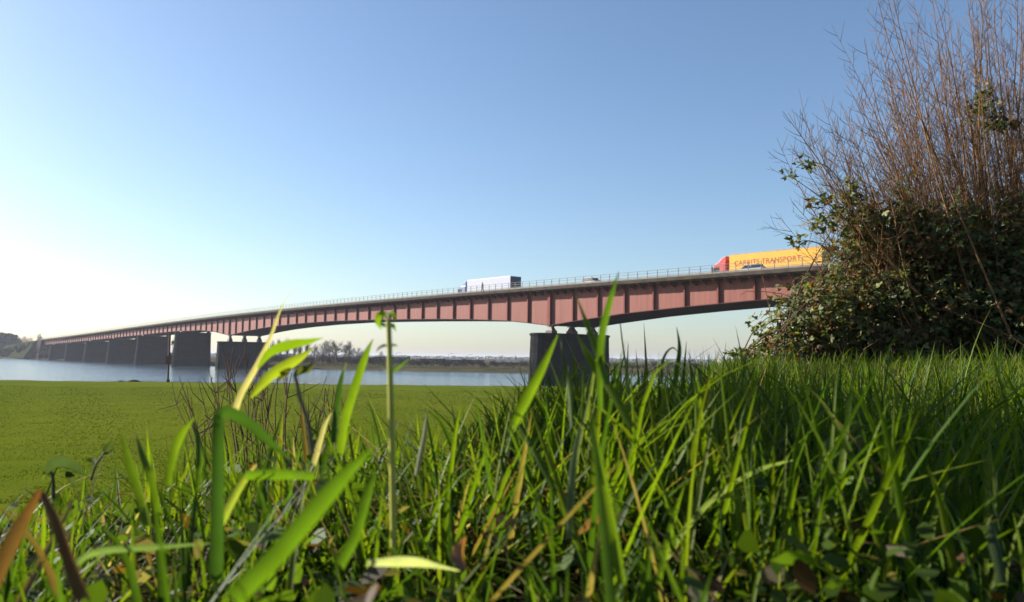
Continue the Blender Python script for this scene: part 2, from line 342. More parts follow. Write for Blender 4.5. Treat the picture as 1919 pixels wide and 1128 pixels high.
def pier(s, zt, w0, w1, th, flare, zb=-1.4, cap=True):
    m = BB(); lv = [(zb, 1.0), (2.2, 0.75), (zt*0.6, 0.3), (zt-0.5, 0.04), (zt-0.12, 0.0), (zt, -0.10)]
    V = []; nn = 7
    def ring(f, t):
        r = t; out = []
        a0, a1 = w0-f*flare, w1+f*flare*0.25; h = th/2+f*flare*0.25
        for i in range(nn):                                   # rounded cutwater on the near side
            an = math.pi*i/(nn-1); out.append((h*math.cos(an), a0+h*0.55-h*0.55*math.sin(an)))
        for i in range(nn):
            an = math.pi*i/(nn-1); out.append((-h*math.cos(an), a1-h*0.25+h*0.25*math.sin(an)))
        return out
    n = 2*nn
    for z, f in lv: V += [(s+a, b, z) for a, b in ring(f, 0)]
    F = [(i*n+j, i*n+(j+1) % n, (i+1)*n+(j+1) % n, (i+1)*n+j) for i in range(len(lv)-1) for j in range(n)]
    F += [tuple(range(n))[::-1], tuple(range((len(lv)-1)*n, len(lv)*n))]
    V = [(a, b*1.0, z) for a, b, z in V]
    m.add([(s+(a-s)*0.975, (w0+w1)/2+(b-(w0+w1)/2)*0.995, z) for a, b, z in V], F); o = m.build('pier', M['pier'])
    zs = [q[0] for q in lv]; fs = [q[1] for q in lv]; z = -0.3; q = 0
    while z < zt-0.6:
        hgt = min(0.92, zt-0.46-z); cc = BB(); off = 0.012*math.sin(q*2.7+s)
        lo = [(s+a*(1+off/3), b+off, z) for a, b in ring(float(np.interp(z, zs, fs)), 0)]; hi = [(s+a*(1+off/3), b+off, z+hgt-0.07) for a, b in ring(float(np.interp(z+hgt, zs, fs)), 0)]
        cc.add(lo+hi, [tuple(range(n))[::-1], tuple(range(n, 2*n))]+[(i, (i+1) % n, n+(i+1) % n, n+i) for i in range(n)])
        co = cc.build('stone_course', M['pier']); co.parent = o; z += hgt; q += 1
    c = BB(); R0_ = [(s+a*1.05, b+(-0.14 if b < (w0+w1)/2 else 0.14)) for a, b in ring(0.0, 0)]; c.add([(a, b, zt-0.42) for a, b in R0_]+[(a, b, zt-0.06) for a, b in R0_], [tuple(range(n))[::-1], tuple(range(n, 2*n))]+[(i, (i+1) % n, n+(i+1) % n, n+i) for i in range(n)])
    c = c.build('coping', M['pier']); return o
def bearings(s, zt, zb):
    for w in (0.15, 4.5, 9.0):
        m = BB(); m.box(s-0.75, s+0.75, w-0.55, w+0.55, zt, zt+0.35*(zb-zt)); m.hexa([(s-0.65, w-0.45, zt+0.351*(zb-zt)), (s+0.65, w-0.45, zt+0.351*(zb-zt)), (s+0.65, w+0.45, zt+0.351*(zb-zt)), (s-0.65, w+0.45, zt+0.351*(zb-zt)), (s-0.25, w-0.3, zt+0.85*(zb-zt)), (s+0.25, w-0.3, zt+0.85*(zb-zt)), (s+0.25, w+0.3, zt+0.85*(zb-zt)), (s-0.25, w+0.3, zt+0.85*(zb-zt))])
        m.box(s-0.7, s+0.7, w-0.4, w+0.4, zt+0.851*(zb-zt), zb-0.105); m.build('bearing', M['steel'])
for s in (0.0, 143.1):
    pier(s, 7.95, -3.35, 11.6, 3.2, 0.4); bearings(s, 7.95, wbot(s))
for s in (190, 239, 287, 335, 383, 431):
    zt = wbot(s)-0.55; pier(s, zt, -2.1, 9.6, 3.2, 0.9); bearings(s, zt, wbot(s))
m = BB(); m.hexa([(466, -3, 0), (482, -3, 0), (482, 14, 0), (466, 14, 0), (466, -1.7, dtop(466)-0.7), (482, -1.7, dtop(482)-0.7), (482, 13, dtop(482)-0.7), (466, 13, dtop(466)-0.7)]); m.build('abutment', M['pier'])
m = BB(); m.hexa([(479, -9, 0.6), (640, -9, 0.6), (640, 34, 0.6), (479, 34, 0.6), (483, -2, dtop(479)-0.3), (640, -2, dtop(479)-3), (640, 14, dtop(479)-3), (483, 14, dtop(479)-0.3)])
emb = MB(); emb.v = [bpt(*v) for v in m.v]; emb.f = m.f
tag(emb.build('embankment', mat('embankment_grass', (0.05, 0.055, 0.022), (0.035, 0.04, 0.018), 0.3, 1.0, spec=0.0)), 'grassy embankment carrying the road off the far bridge end', kind='structure')

# ------------------------------------------------------------------ vehicles
def paint(name, c, rough=0.35): return mat(name, c, tuple(v*0.92 for v in c), 1.5, rough, spec=0.5)
M['tyre'] = mat('tyre', (0.02, 0.02, 0.02), (0.015, 0.015, 0.015), 5, 0.85)
M['rim'] = mat('rim', (0.35, 0.35, 0.36), None, 5, 0.4, metal=0.6)
M['glass'] = mat('dark_glass', (0.02, 0.025, 0.03), (0.015, 0.02, 0.025), 2, 0.08, spec=0.6)
M['black'] = mat('chassis_black', (0.03, 0.03, 0.03), None, 4, 0.6)
M['white'] = paint('white_paint', (0.78, 0.78, 0.78)); M['grey'] = mat('grey_metal', (0.28, 0.3, 0.32), None, 3, 0.45, metal=0.3)
M['amber'] = paint('amber_lamp', (0.5, 0.2, 0.02)); M['redlamp'] = paint('red_lamp', (0.45, 0.02, 0.02))
def wheel(root, x, y, r, w):
    o = part('wheel', root, M['rim'], lambda m: m.cyl((x, y, r), 1, r*0.58, w*0.92, 14))
    part('tyre', o, M['tyre'], lambda m: m.cyl((x, y, r), 1, r, w*0.8, 20))
def text_part(body, parent, m, size, loc, rot, wscale=1.0, bold=0.012):
    cu = bpy.data.curves.new('lettering', 'FONT'); cu.body = body; cu.size = size; cu.offset = bold; cu.extrude = 0.004; cu.space_character = 1.12
    to = bpy.data.objects.new('lettering_tmp', cu); COL.objects.link(to); dg = bpy.context.evaluated_depsgraph_get()
    me = bpy.data.meshes.new_from_object(to.evaluated_get(dg)); bpy.data.objects.remove(to)
    me.materials.clear(); me.materials.append(m); o = link('lettering', me, parent); o.location = loc; o.rotation_euler = rot; o.scale = (wscale, 1, 1); return o
def truck(s_front, w, cabm, trm, label, text=None, rear=None, deflect=True, roofm=None):
    """local +x = driving direction (towards the far end), y>0 = near side of the bridge"""
    z = dtop(s_front-8)-0.25
    root = empty('truck', bpt(s_front, w, z), RZ)          # local x along BD ; local y = left of BD = camera side
    sl = math.atan((dtop(s_front)-dtop(s_front-14))/14); root.rotation_euler = (0, -sl, RZ)
    c = part('cab', root, cabm, lambda m: m.prism([(-0.05, 0.55), (0.0, 1.5), (-0.22, 2.75), (-0.75, 2.95), (-2.15, 2.95), (-2.15, 0.55)], 1, -1.22, 1.22), bevel=0.06)
    part('windscreen', c, M['glass'], lambda m: m.hexa([(-0.018, -1.1, 1.62), (0.012, -1.1, 1.62), (0.012, 1.1, 1.62), (-0.018, 1.1, 1.62), (-0.21, -1.05, 2.6), (-0.18, -1.05, 2.6), (-0.18, 1.05, 2.6), (-0.21, 1.05, 2.6)]))
    for y in (-1.225, 1.205):
        part('side_window', c, M['glass'], lambda m: m.prism([(-0.28, 1.65), (-1.15, 1.65), (-1.15, 2.45), (-0.42, 2.45)], 1, y, y+0.02))
        part('mirror', c, M['black'], lambda m: m.box(-0.05, 0.12, y*1.1-0.12, y*1.1+0.12, 1.75, 2.45))
    part('bumper', c, M['white'], lambda m: m.box(-0.1, 0.14, -1.2, 1.2, 0.3, 0.85), bevel=0.05)
    for y in (-0.9, 0.9): part('headlight', c, M['rim'], lambda m: m.box(0.14, 0.16, y-0.22, y+0.22, 0.55, 0.75))
    if deflect: part('roof_deflector', c, cabm, lambda m: m.prism([(-0.75, 2.955), (-2.1, 2.955), (-2.1, 3.85), (-1.5, 3.65)], 1, -1.1, 1.1), bevel=0.05)
    part('chassis', root, M['black'], lambda m: (m.box(-15.9, -0.6, -0.45, 0.45, 0.75, 1.02), m.box(-3.1, -2.2, -1.05, 1.05, 0.5, 1.5)))
    t = part('trailer', root, trm, lambda m: m.box(-16.4, -2.8, -1.27, 1.27, 1.15, 4.0), bevel=0.03)
    for y in (-1.285, 1.255):
        part('top_rail', t, roofm or M['grey'], lambda m: m.box(-16.38, -2.82, y, y+0.03, 3.86, 4.03))
        part('bottom_rail', t, M['grey'], lambda m: m.box(-16.38, -2.82, y, y+0.03, 1.1, 1.22))
    if rear is not None:
        for y0, y1 in ((-1.2, -0.01), (0.01, 1.2)): part('rear_door', t, rear, lambda m: m.box(-16.44, -16.402, y0, y1, 1.22, 3.94))
    part('rear_bumper', root, M['black'], lambda m: m.box(-16.4, -16.25, -1.15, 1.15, 0.5, 0.72))
    for y in (-1.0, 1.0): part('tail_lamp', root, M['redlamp'], lambda m: m.box(-16.46, -16.41, y-0.18, y+0.18, 0.85, 1.0))
    for y in (-1.26, 1.24): part('side_guard', root, M['grey'], lambda m: (m.box(-10.8, -6.2, y, y+0.03, 0.5, 0.62), m.box(-10.8, -6.2, y, y+0.03, 0.8, 0.92)))
    for x in (-1.2, -4.6, -12.2, -13.5, -14.8):
        for y in (-1.05, 1.05): wheel(root, x, y, 0.5, 0.32)
    if text: text_part(text[0], t, text[1], 0.92, (-3.6, 1.276, 2.4), (math.pi/2, 0, math.pi), text[2])
    tag(root, label, 'truck'); return root
TW = 9.3
truck(-24.6, TW, paint('truck_red', (0.62, 0.05, 0.045)), paint('trailer_yellow', (0.85, 0.40, 0.006), 0.7), 'yellow lorry with red cab and orange lettering on the bridge beside the bush', ('CARRITS TRANSPORT', paint('lettering_orange', (0.36, 0.055, 0.004), 0.8), 1.0))
truck(36.8, TW, paint('truck_blue', (0.16, 0.22, 0.48)), paint('trailer_white', (0.40, 0.42, 0.52), 0.6), 'white box lorry with dark blue rear doors and blue cab mid-bridge', rear=paint('door_navy', (0.02, 0.03, 0.10)), roofm=paint('roof_white', (0.8, 0.8, 0.8)))
def car(s_c, w, body, label, van=False):
    """faces -x local (towards the near end)"""
    z = dtop(s_c)-0.25; root = empty('car', bpt(s_c, w, z), RZ)
    pr = [(-2.15, 0.3), (-2.2, 0.62), (-2.05, 0.8), (-1.1, 0.95), (1.95, 0.98), (2.12, 0.8), (2.12, 0.3)]
    part('body', root, body, lambda m: m.prism(pr, 1, -0.87, 0.87), bevel=0.06)
    ro = [(-1.1, 0.952), (-0.35, 1.5), (1.25, 1.52), (1.9, 0.982)]
    c = part('cabin', root, M['glass'], lambda m: m.hexa([(-1.1, -0.8, 0.94), (1.9, -0.8, 0.96), (1.9, 0.8, 0.96), (-1.1, 0.8, 0.94), (-0.4, -0.66, 1.46), (1.3, -0.66, 1.46), (1.3, 0.66, 1.46), (-0.4, 0.66, 1.46)]))
    part('roof', root, body, lambda m: m.box(-0.45, 1.36, -0.69, 0.69, 1.461, 1.53), bevel=0.03)
    for y in (-0.76, 0.72):
        part('pillar', root, body, lambda m: m.hexa([(0.4, y, 0.95), (0.52, y, 0.95), (0.52, y+0.04, 0.95), (0.4, y+0.04, 0.95), (0.42, y*0.9, 1.46), (0.5, y*0.9, 1.46), (0.5, y*0.9+0.04, 1.46), (0.42, y*0.9+0.04, 1.46)]))
    for x in (-1.35, 1.3):
        for y in (-0.8, 0.8): wheel(root, x, y, 0.32, 0.2)
    for y in (-0.62, 0.62):
        part('headlight', root, M['rim'], lambda m: m.box(-2.22, -2.17, y-0.16, y+0.16, 0.62, 0.76)); part('tail_lamp', root, M['redlamp'], lambda m: m.box(2.121, 2.14, y-0.16, y+0.16, 0.68, 0.84))
    tag(root, label, 'car'); return root
car(-35.5, 2.6, paint('car_silver', (0.55, 0.55, 0.56)), 'silver car roof showing in front of the yellow trailer')
car(-6.6, 2.6, paint('car_dark', (0.10, 0.12, 0.15)), 'dark grey car on the bridge above the near pier')

# person walking on the footway
def person():
    z = dtop(17.0)-0.10; root = empty('person', bpt(17.0, -0.7, z), RZ+0.2)
    J = [((0, 0, 0.93), .14), ((0.01, 0, 1.15), .15), ((0.02, 0, 1.38), .16), ((0.03, 0, 1.50), .065), ((0.045, 0, 1.62), .10), ((0.05, 0, 1.72), .085),
         ((0.02, 0.19, 1.38), .065), ((-0.03, 0.24, 1.12), .052), ((0.06, 0.25, 0.88), .04), ((0.02, -0.19, 1.38), .065), ((0.07, -0.24, 1.12), .052), ((0.16, -0.24, 0.90), .04),
         ((0.0, 0.09, 0.88), .095), ((0.14, 0.1, 0.5), .068), ((0.13, 0.1, 0.09), .05), ((0.26, 0.1, 0.04), .04),
         ((0.0, -0.09, 0.88), .095), ((-0.06, -0.1, 0.5), .068), ((-0.28, -0.1, 0.12), .05), ((-0.17, -0.1, 0.04), .04)]
    E = [(0,1),(1,2),(2,3),(3,4),(4,5),(2,6),(6,7),(7,8),(2,9),(9,10),(10,11),(0,12),(12,13),(13,14),(14,15),(0,16),(16,17),(17,18),(18,19)]
    me = bpy.data.meshes.new('body'); me.from_pydata([j[0] for j in J], E, [])
    me.materials.append(mat('dark_clothing', (0.04, 0.04, 0.05), (0.03, 0.03, 0.035), 6, 0.9))
    o = link('body', me, root); o.modifiers.new('skin', 'SKIN'); sb = o.modifiers.new('sub', 'SUBSURF'); sb.levels = 1; sb.render_levels = 1
    for i, j in enumerate(J): me.skin_vertices[0].data[i].radius = (j[1], j[1])
    me.skin_vertices[0].data[0].use_root = True
    part('hair', root, mat('dark_hair', (0.03, 0.022, 0.016)), lambda m: m.cyl((0.02, 0, 1.755), 2, 0.10, 0.10, 10, 0.06))
    tag(root, 'person in dark clothing walking on the bridge in front of the white lorry', 'person')
person()
# lamp-like marker on the parapet near the far pier
# ------------------------------------------------------------------ river marker post, shore bits
def marker():
    b = at(314.5, 716, 107.0); root = empty('river_marker', (b[0], b[1], float(ground(b[0], b[1]))-0.05)); hh = at(314.5, 626, 107.0)[2]-root.location.z
    rd = mat('marker_red', (0.16, 0.05, 0.04), (0.10, 0.035, 0.03), 3, 0.7); bk = mat('marker_black', (0.03, 0.03, 0.035), None, 3, 0.7)
    part('foot', root, bk, lambda m: m.cyl((0, 0, 0.2), 2, 0.32, 0.5, 10, 0.22))
    part('lower_post', root, bk, lambda m: m.cyl((0, 0, 1.3), 2, 0.13, 2.0, 10))
    part('upper_post', root, rd, lambda m: m.cyl((0, 0, 2.3+(hh-2.3)/2), 2, 0.15, hh-2.3, 10))
    part('ladder', root, rd, lambda m: [m.box(0.18, 0.22, -0.2, -0.16, 1.9, hh-0.4), m.box(0.52, 0.56, -0.2, -0.16, 1.9, hh-0.4)]+[m.box(0.22, 0.52, -0.2, -0.17, 2.1+0.35*i, 2.14+0.35*i) for i in range(int((hh-2.8)/0.35))])
    part('lantern', root, M['grey'], lambda m: (m.cyl((0.45, 0, hh-1.1), 2, 0.17, 0.45, 10), m.box(0.0, 0.45, -0.04, 0.04, hh-1.42, hh-1.34)))
    part('day_board', root, rd, lambda m: m.box(-0.3, 0.35, -0.22, -0.18, hh-4.0, hh-2.9))
    tag(root, 'dark red river marker post with ladder at the water edge', 'marker post')
marker()
b = at(395, 727, 103); o = part('marker_stake', None, M['white'], lambda m: (m.cyl((0, 0, 0.35), 2, 0.16, 0.9, 10), m.cyl((0, 0, 0.84), 2, 0.16, 0.1, 10, 0.05)))
o.location = (b[0], b[1], float(ground(b[0], b[1]))); tag(o, 'small white marker stake at the meadow edge by the river', 'stake')
def rock(name, px, py, Y, r, label):
    b = at(px, py, Y); n = 9; V, Fc = [], []
    for i in range(6):
        for j in range(n):
            a = 2*math.pi*j/n; e = -0.4+1.9*i/5; rr = r*math.cos(min(e, 1.45))*(1+0.25*math.sin(3*a+i)); V.append((rr*1.8*math.cos(a), rr*math.sin(a), r*0.7*math.sin(e)))
    Fc = [(i*n+j, i*n+(j+1) % n, (i+1)*n+(j+1) % n, (i+1)*n+j) for i in range(5) for j in range(n)]+[tuple(range(5*n, 6*n))]
    o = link(name, mesh(name, V, Fc, mat('rock', (0.08, 0.075, 0.065), (0.05, 0.045, 0.04), 4, 0.9), True)); o.location = (b[0], b[1], float(ground(b[0], b[1]))+0.02); tag(o, label, 'stone')
rock('stone', 226, 716, 106.3, 0.22, 'smaller of two dark stones at the meadow edge on the left')
rock('stone', 250, 715.5, 106.6, 0.42, 'larger dark stone at the meadow edge on the left')
# gulls
for (px, py, lab) in ((691.5, 461.5, 'higher of two small gulls flying far off above the bridge'), (652, 483, 'lower of two small gulls flying far off above the bridge')):
    p = at(px, py, 330); root = empty('gull', p, 0.4)
    gm = M['grey']; part('body', root, gm, lambda m: m.tube([(-0.25, 0, 0), (-0.1, 0, 0), (0.1, 0, 0.01), (0.25, 0, 0.02)], [0.01, 0.07, 0.07, 0.01], 8))
    for sgn in (-1, 1): part('wing', root, gm, lambda m: m.hexa([(-0.1, 0, 0.02), (0.1, 0, 0.02), (0.02, sgn*0.35, 0.16), (-0.12, sgn*0.35, 0.16), (-0.1, 0, 0.04), (0.1, 0, 0.04), (-0.08, sgn*0.7, 0.1), (-0.12, sgn*0.68, 0.1)]))
    tag(root, lab, 'gull')

# ------------------------------------------------------------------ far bank: trees, shrubs, buildings
def bare_tree(h, spread, seed, levels=4, n0=7, trunk_r=None, upright=0.5):
    r = np.random.default_rng(seed); lines, rad, tl, tr = [], [], [], []
    tr0 = trunk_r or h*0.018
    def grow(p, d, L, R, lev):
        k = 4; P = [p]; dd = d.copy()
        for _ in range(k):
            dd = dd + r.normal(0, 0.10, 3)+np.array([0, 0, 0.05*upright]); dd /= np.linalg.norm(dd); P.append(P[-1]+dd*L/k)
        P = np.array(P); R_ = np.linspace(R, R*0.5, k+1)
        (tl if lev == 0 else lines).append(P); (tr if lev == 0 else rad).append(R_)
        if lev >= levels: return
        nb = n0 if lev == 0 else (5 if lev == 1 else 4)
        for i in range(nb):
            t = (0.25+0.75*(i+r.random())/nb) if lev else (0.22+0.78*(i+r.random()*0.8)/nb)
            q = P[0]+(P[-1]-P[0])*0; idx = t*k; a = int(min(idx, k-1)); q = P[a]+(P[a+1]-P[a])*(idx-a)
            az = r.random()*6.283; e = np.array([math.cos(az), math.sin(az), 0]); e -= dd*(e@dd); e /= np.linalg.norm(e)+1e-9
            ang = spread*(0.7+0.6*r.random()); nd = dd*math.cos(ang)+e*math.sin(ang); nd[2] += 0.25*upright; nd /= np.linalg.norm(nd)
            grow(q, nd, L*(0.55 if lev == 0 else 0.62)*(0.75+0.5*r.random())*(1.1-0.4*t if lev == 0 else 1), max(R*0.45, h*(0.0042 if h < 5 else 0.0022)), lev+1)
    grow(np.array([0, 0, 0.0]), np.array([0, 0, 1.0]), h*0.62, tr0, 0)
    return tube_arr(tl, tr, 6), tube_arr(lines, rad, 3)
def tree_mesh(kind, seed):
    if kind == 'poplar': return bare_tree(11, 0.38, seed, 3, 22, 0.16, 1.4)
    if kind == 'round': return bare_tree(9.5, 0.75, seed, 4, 9, 0.22, 0.5)
    return bare_tree(4.2, 0.85, seed, 4, 11, 0.08, 0.3)
TM = {}
for kind, cnt in (('poplar', 2), ('round', 4), ('scrub', 4)):
    for i in range(cnt):
        (tv, tf), (cv, cf) = tree_mesh(kind, 100+i*7+len(kind))
        TM[kind, i] = (mesh('trunk', tv, tf, M['bark']), mesh('crown', cv, cf, M['fartwig']), max(float(cv[:, 2].max()), 0.1))
def place_tree(kind, i, px, y_top, Y, label, group, name='bare_tree', cat='tree', wide=1.0):
    p = at(px, 670, Y); gz = float(ground(p[0], p[1])); zt = at(px, y_top, Y)[2]
    tr, cr, hh = TM[kind, i]; root = empty(name, (p[0], p[1], gz-0.1), random.random()*6.28); k = (zt-gz)/hh
    root.scale = (k*wide, k*wide, k); link('trunk', tr, root); link('crown', cr, root); return tag(root, label, cat, group)
grp = 'bare trees on the far bank'
pop = [(512, 634, 285), (524, 632, 292), (537, 630, 288), (549, 634, 296), (561, 637, 290), (572, 639, 300)]
for q, (px, yt, Y) in enumerate(pop):
    place_tree('poplar', q % 2, px, yt, Y, 'slender bare poplar in the row right of the second pier, number %s from the pier' % ('one two three four five six'.split()[q]), grp, 'poplar', 'tree', 0.9)
rnd = [(588, 640, 285), (602, 637, 290), (617, 633, 283), (632, 634, 292), (645, 636, 286), (657, 637, 290), (668, 648, 280), (678, 652, 284)]
rl = ['leftmost round-crowned bare tree of the far bank clump', 'second bare tree from the left in the far bank clump', 'tall bare tree left of centre in the far bank clump', 'fourth bare tree from the left in the far bank clump', 'fifth bare tree from the left in the far bank clump', 'tall bare tree towards the right of the far bank clump', 'low bare tree near the right end of the far bank clump', 'lowest bare tree at the right end of the far bank clump']
for q, (px, yt, Y) in enumerate(rnd): place_tree('round', q % 4, px, yt, Y, rl[q], grp, wide=1.1)
place_tree('round', 1, 712, 656, 300, 'lone bare tree beside the yellow-green weed stalk on the far bank', grp)
for q, (px, yt, Y, lab) in enumerate([(38, 628, 600, 'bare tree right of the dark wood at the far left'), (48, 632, 590, 'second bare tree right of the dark wood at the far left'), (56, 626, 610, 'tall hazy bare tree between far wood and conifer'), (64, 636, 600, 'low bare tree just left of the dark conifer'), (86, 638, 560, 'bare tree just left of the far bridge end'), (96, 640, 540, 'bare tree against the far bridge end')]):
    place_tree('round', q % 4, px, yt, Y, lab, grp, wide=1.0)
# scrub along the far bank
g2 = 'bare riverside scrub on the far bank'; q = 0
for px in list(range(506, 700, 9))+list(range(700, 1000, 11))+list(range(1140, 1460, 14)):
    p = at(px, 690, 300); Xg = (px-960)/F_PX; Yb = 250
    for _ in range(6): Yb = bank(Xg*Yb)
    Yy = Yb+7+(q*37 % 17); yt = at(0, 0, 1)[2]
    hpx = (18 if px < 700 else 13)+(q*13 % 9)
    hor = 660+0.012*px; base = hor+ (4.0-0.8)*F_PX/Yy
    place_tree('scrub', q % 4, px, base-hpx, Yy, 'bare grey-brown shrub in the scrub line along the far water edge', g2, 'riverside_shrub', 'shrub', 1.5); q += 1
for px in range(62, 330, 10):
    p = None; Xg = (px-960)/F_PX; Yb = 400
    for _ in range(30): Yb = 0.5*Yb+0.5*bank(Xg*Yb)
    Yy = Yb+10+(q*37 % 19); hor = 660+0.012*px; base = hor+3.2*F_PX/Yy
    place_tree('scrub', q % 4, px, base-(14+(q*13 % 8)), Yy, 'dark bare shrub on the far bank below the bridge approach', 'shrubs below the bridge approach', 'riverside_shrub', 'shrub', 1.5); q += 1
def leaf_cloud(c, rx, ry, rz, n, size, col, seed, var=0.35):
    r = np.random.default_rng(seed); d = r.normal(size=(n, 3)); d /= np.linalg.norm(d, axis=1)[:, None]; rad = r.random(n)**0.4
    lump = 1+0.25*np.sin(d[:, 0]*5+seed)*np.sin(d[:, 1]*4)*np.cos(d[:, 2]*5); P = np.array(c)+d*(rad*lump)[:, None]*np.array([rx, ry, rz])
    a = r.normal(size=(n, 3)); a /= np.linalg.norm(a, axis=1)[:, None]; b = np.cross(a, r.normal(size=(n, 3))); b /= np.linalg.norm(b, axis=1)[:, None]
    s = size*(0.6+0.8*r.random(n))[:, None]; V = np.stack([P-a*s, P+b*s*0.6, P+a*s, P-b*s*0.6], 1).reshape(-1, 3)
    Fq = np.arange(n*4).reshape(-1, 4); t = np.ones((n, 4)); t[:, :3] = np.array(col)*(1+var*(r.random((n, 1))*2-1)); return V, Fq, np.repeat(t, 4, axis=0)
def leafy_tree(name, px, ybase, ytop, Y, wpx, col, label, cat, seed, trunk=True, cone=False, n=900):
    p = at(px, ybase, Y); gz = float(ground(p[0], p[1])); H = at(px, ytop, Y)[2]-gz; R = wpx/2*Y/F_PX; root = empty(name, (p[0], p[1], gz))
    part('trunk', root, M['bark'], lambda m: m.tube([(0, 0, -0.2), (0.1, 0, H*0.3), (0, 0.1, H*0.7)], [H*0.02+0.05, H*0.016+0.04, 0.04], 7))
    zc = H*0.55; V, Fq, t = leaf_cloud((0, 0, zc), R, R, H*0.47, n, max(R*0.16, 0.12), col, seed)
    if cone: k = np.clip(1.15-(V[:, 2]/H), 0.05, 1); V[:, 0] *= k*1.5; V[:, 1] *= k*1.5
    link('crown', mesh('crown', V, Fq, M['ever'], False, t), root); return tag(root, label, cat)
leafy_tree('dense_tree', -14, 668, 622, 640, 52, (0.05, 0.06, 0.05), 'dark dense tree cut by the left picture edge', 'tree', 3, n=2200)
leafy_tree('dense_tree', 10, 668, 625, 625, 36, (0.05, 0.062, 0.05), 'middle dark dense tree of the wood at the far left', 'tree', 4, n=1800)
leafy_tree('dense_tree', 25, 668, 628, 615, 26, (0.055, 0.065, 0.05), 'rightmost dark dense tree of the wood at the far left', 'tree', 5, n=1400)
leafy_tree('conifer', 72, 668, 624, 580, 12, (0.04, 0.05, 0.03), 'dark narrow conifer left of the far bridge end', 'tree', 6, n=900)
leafy_tree('olive_bush', 12, 671, 652, 562, 42, (0.075, 0.078, 0.032), 'pale olive bush at the left picture edge on the far bank', 'bush', 7, n=1500)
leafy_tree('olive_bush', 37, 671, 645, 556, 26, (0.085, 0.082, 0.032), 'pale olive bush right of its twin on the far left bank', 'bush', 8, n=1200)
for q, px in enumerate(range(44, 330, 13)):
    Xg = (px-960)/F_PX; Yb = 400
    for _ in range(30): Yb = 0.5*Yb+0.5*bank(Xg*Yb)
    tag(leafy_tree('bank_bush', px, 672, 662+0.012*px-(18 if px < 105 else 3)-(q*7 % 5), Yb+(20 if px < 105 else 34), 26, (0.05, 0.055, 0.035), 'dark bush behind the approach piers on the far bank', 'bush', 20+q, n=420), group='dark bushes behind the approach piers')
def building(px0, px1, ytop, Y, D, wallc, roofc, label, gable=False, win=6):
    p0, p1 = at(px0, ytop, Y), at(px1, ytop, Y); gz = float(ground(p0[0], Y))-0.1; Wd = p1[0]-p0[0]; H = 0.5*(p0[2]+p1[2])-gz
    root = empty('building', (p0[0], Y, gz)); wm = mat('wall_'+label[:12], wallc, None, 1.2, 0.85); rm = mat('roof_'+label[:12], roofc, None, 1.0, 0.8)
    hw = H*0.62 if gable else H*0.88
    w = part('wall', root, wm, lambda m: m.box(0, Wd, 0, D, 0, hw))
    if gable: part('roof', root, rm, lambda m: m.prism([(-0.4, hw+0.002), (D+0.4, hw+0.002), (D/2, H)], 0, -0.4, Wd+0.4))
    else: part('roof', root, rm, lambda m: m.prism([(-0.4, hw+0.002), (D+0.4, hw+0.002), (D*0.7, H), (D*0.3, H)], 0, -0.4, Wd+0.4))
    for i in range(win):
        x = Wd*(i+0.5)/win; f = part('window', root, M['white'], lambda m: m.box(x-0.55, x+0.55, -0.05, -0.003, hw*0.35, hw*0.75)); part('pane', f, M['glass'], lambda m: m.box(x-0.45, x+0.45, -0.07, -0.052, hw*0.39, hw*0.71))
    part('door', root, rm, lambda m: m.box(Wd*0.5/win+0.9, Wd*0.5/win+1.9, -0.05, -0.003, 0, hw*0.7))
    return tag(root, label, 'building')
building(700, 760, 667.5, 300, 14, (0.25, 0.22, 0.19), (0.10, 0.09, 0.085), 'long low grey building right of the lone bare tree', win=5)
building(786, 828, 671, 285, 12, (0.24, 0.20, 0.17), (0.13, 0.10, 0.085), 'shorter brownish shed in the far row of buildings', win=4)
building(832, 905, 673, 288, 14, (0.26, 0.23, 0.20), (0.12, 0.105, 0.095), 'longest low building of the far bank row', win=7)
building(918, 985, 676, 280, 12, (0.22, 0.19, 0.17), (0.10, 0.09, 0.08), 'low building just left of the near pier on far bank', gable=True, win=6)
building(1140, 1232, 688, 300, 12, (0.22, 0.19, 0.17), (0.11, 0.10, 0.09), 'low building just right of the near pier on far bank', win=7)
building(1353, 1376, 672, 250, 5, (0.78, 0.75, 0.62), (0.5, 0.42, 0.33), 'small pale cottage at the left foot of the bush', gable=True, win=2)
for q, px in enumerate((742, 840, 876, 934, 955)):
    p = at(px, 690, 270); root = empty('lamp_post', (p[0], p[1], float(ground(p[0], p[1])))); h = at(px, 662+q*2, 270)[2]-root.location.z
    part('pole', root, M['grey'], lambda m: m.tube([(0, 0, 0), (0, 0, h)], [0.09, 0.06], 8)); part('arm', root, M['grey'], lambda m: m.tube([(0, 0, h), (0.5, 0, h+0.25), (1.1, 0, h+0.3)], [0.05, 0.045, 0.04], 6)); part('lamp_head', root, M['grey'], lambda m: m.box(1.05, 1.6, -0.12, 0.12, h+0.22, h+0.36))
    tag(root, ['lamp post at the right end of the long grey building', 'leftmost lamp post before the longest far building', 'second lamp post before the longest far building', 'left of two lamp posts by the near pier', 'right of two lamp posts by the near pier'][q], 'lamp post', 'lamp posts on the far bank')
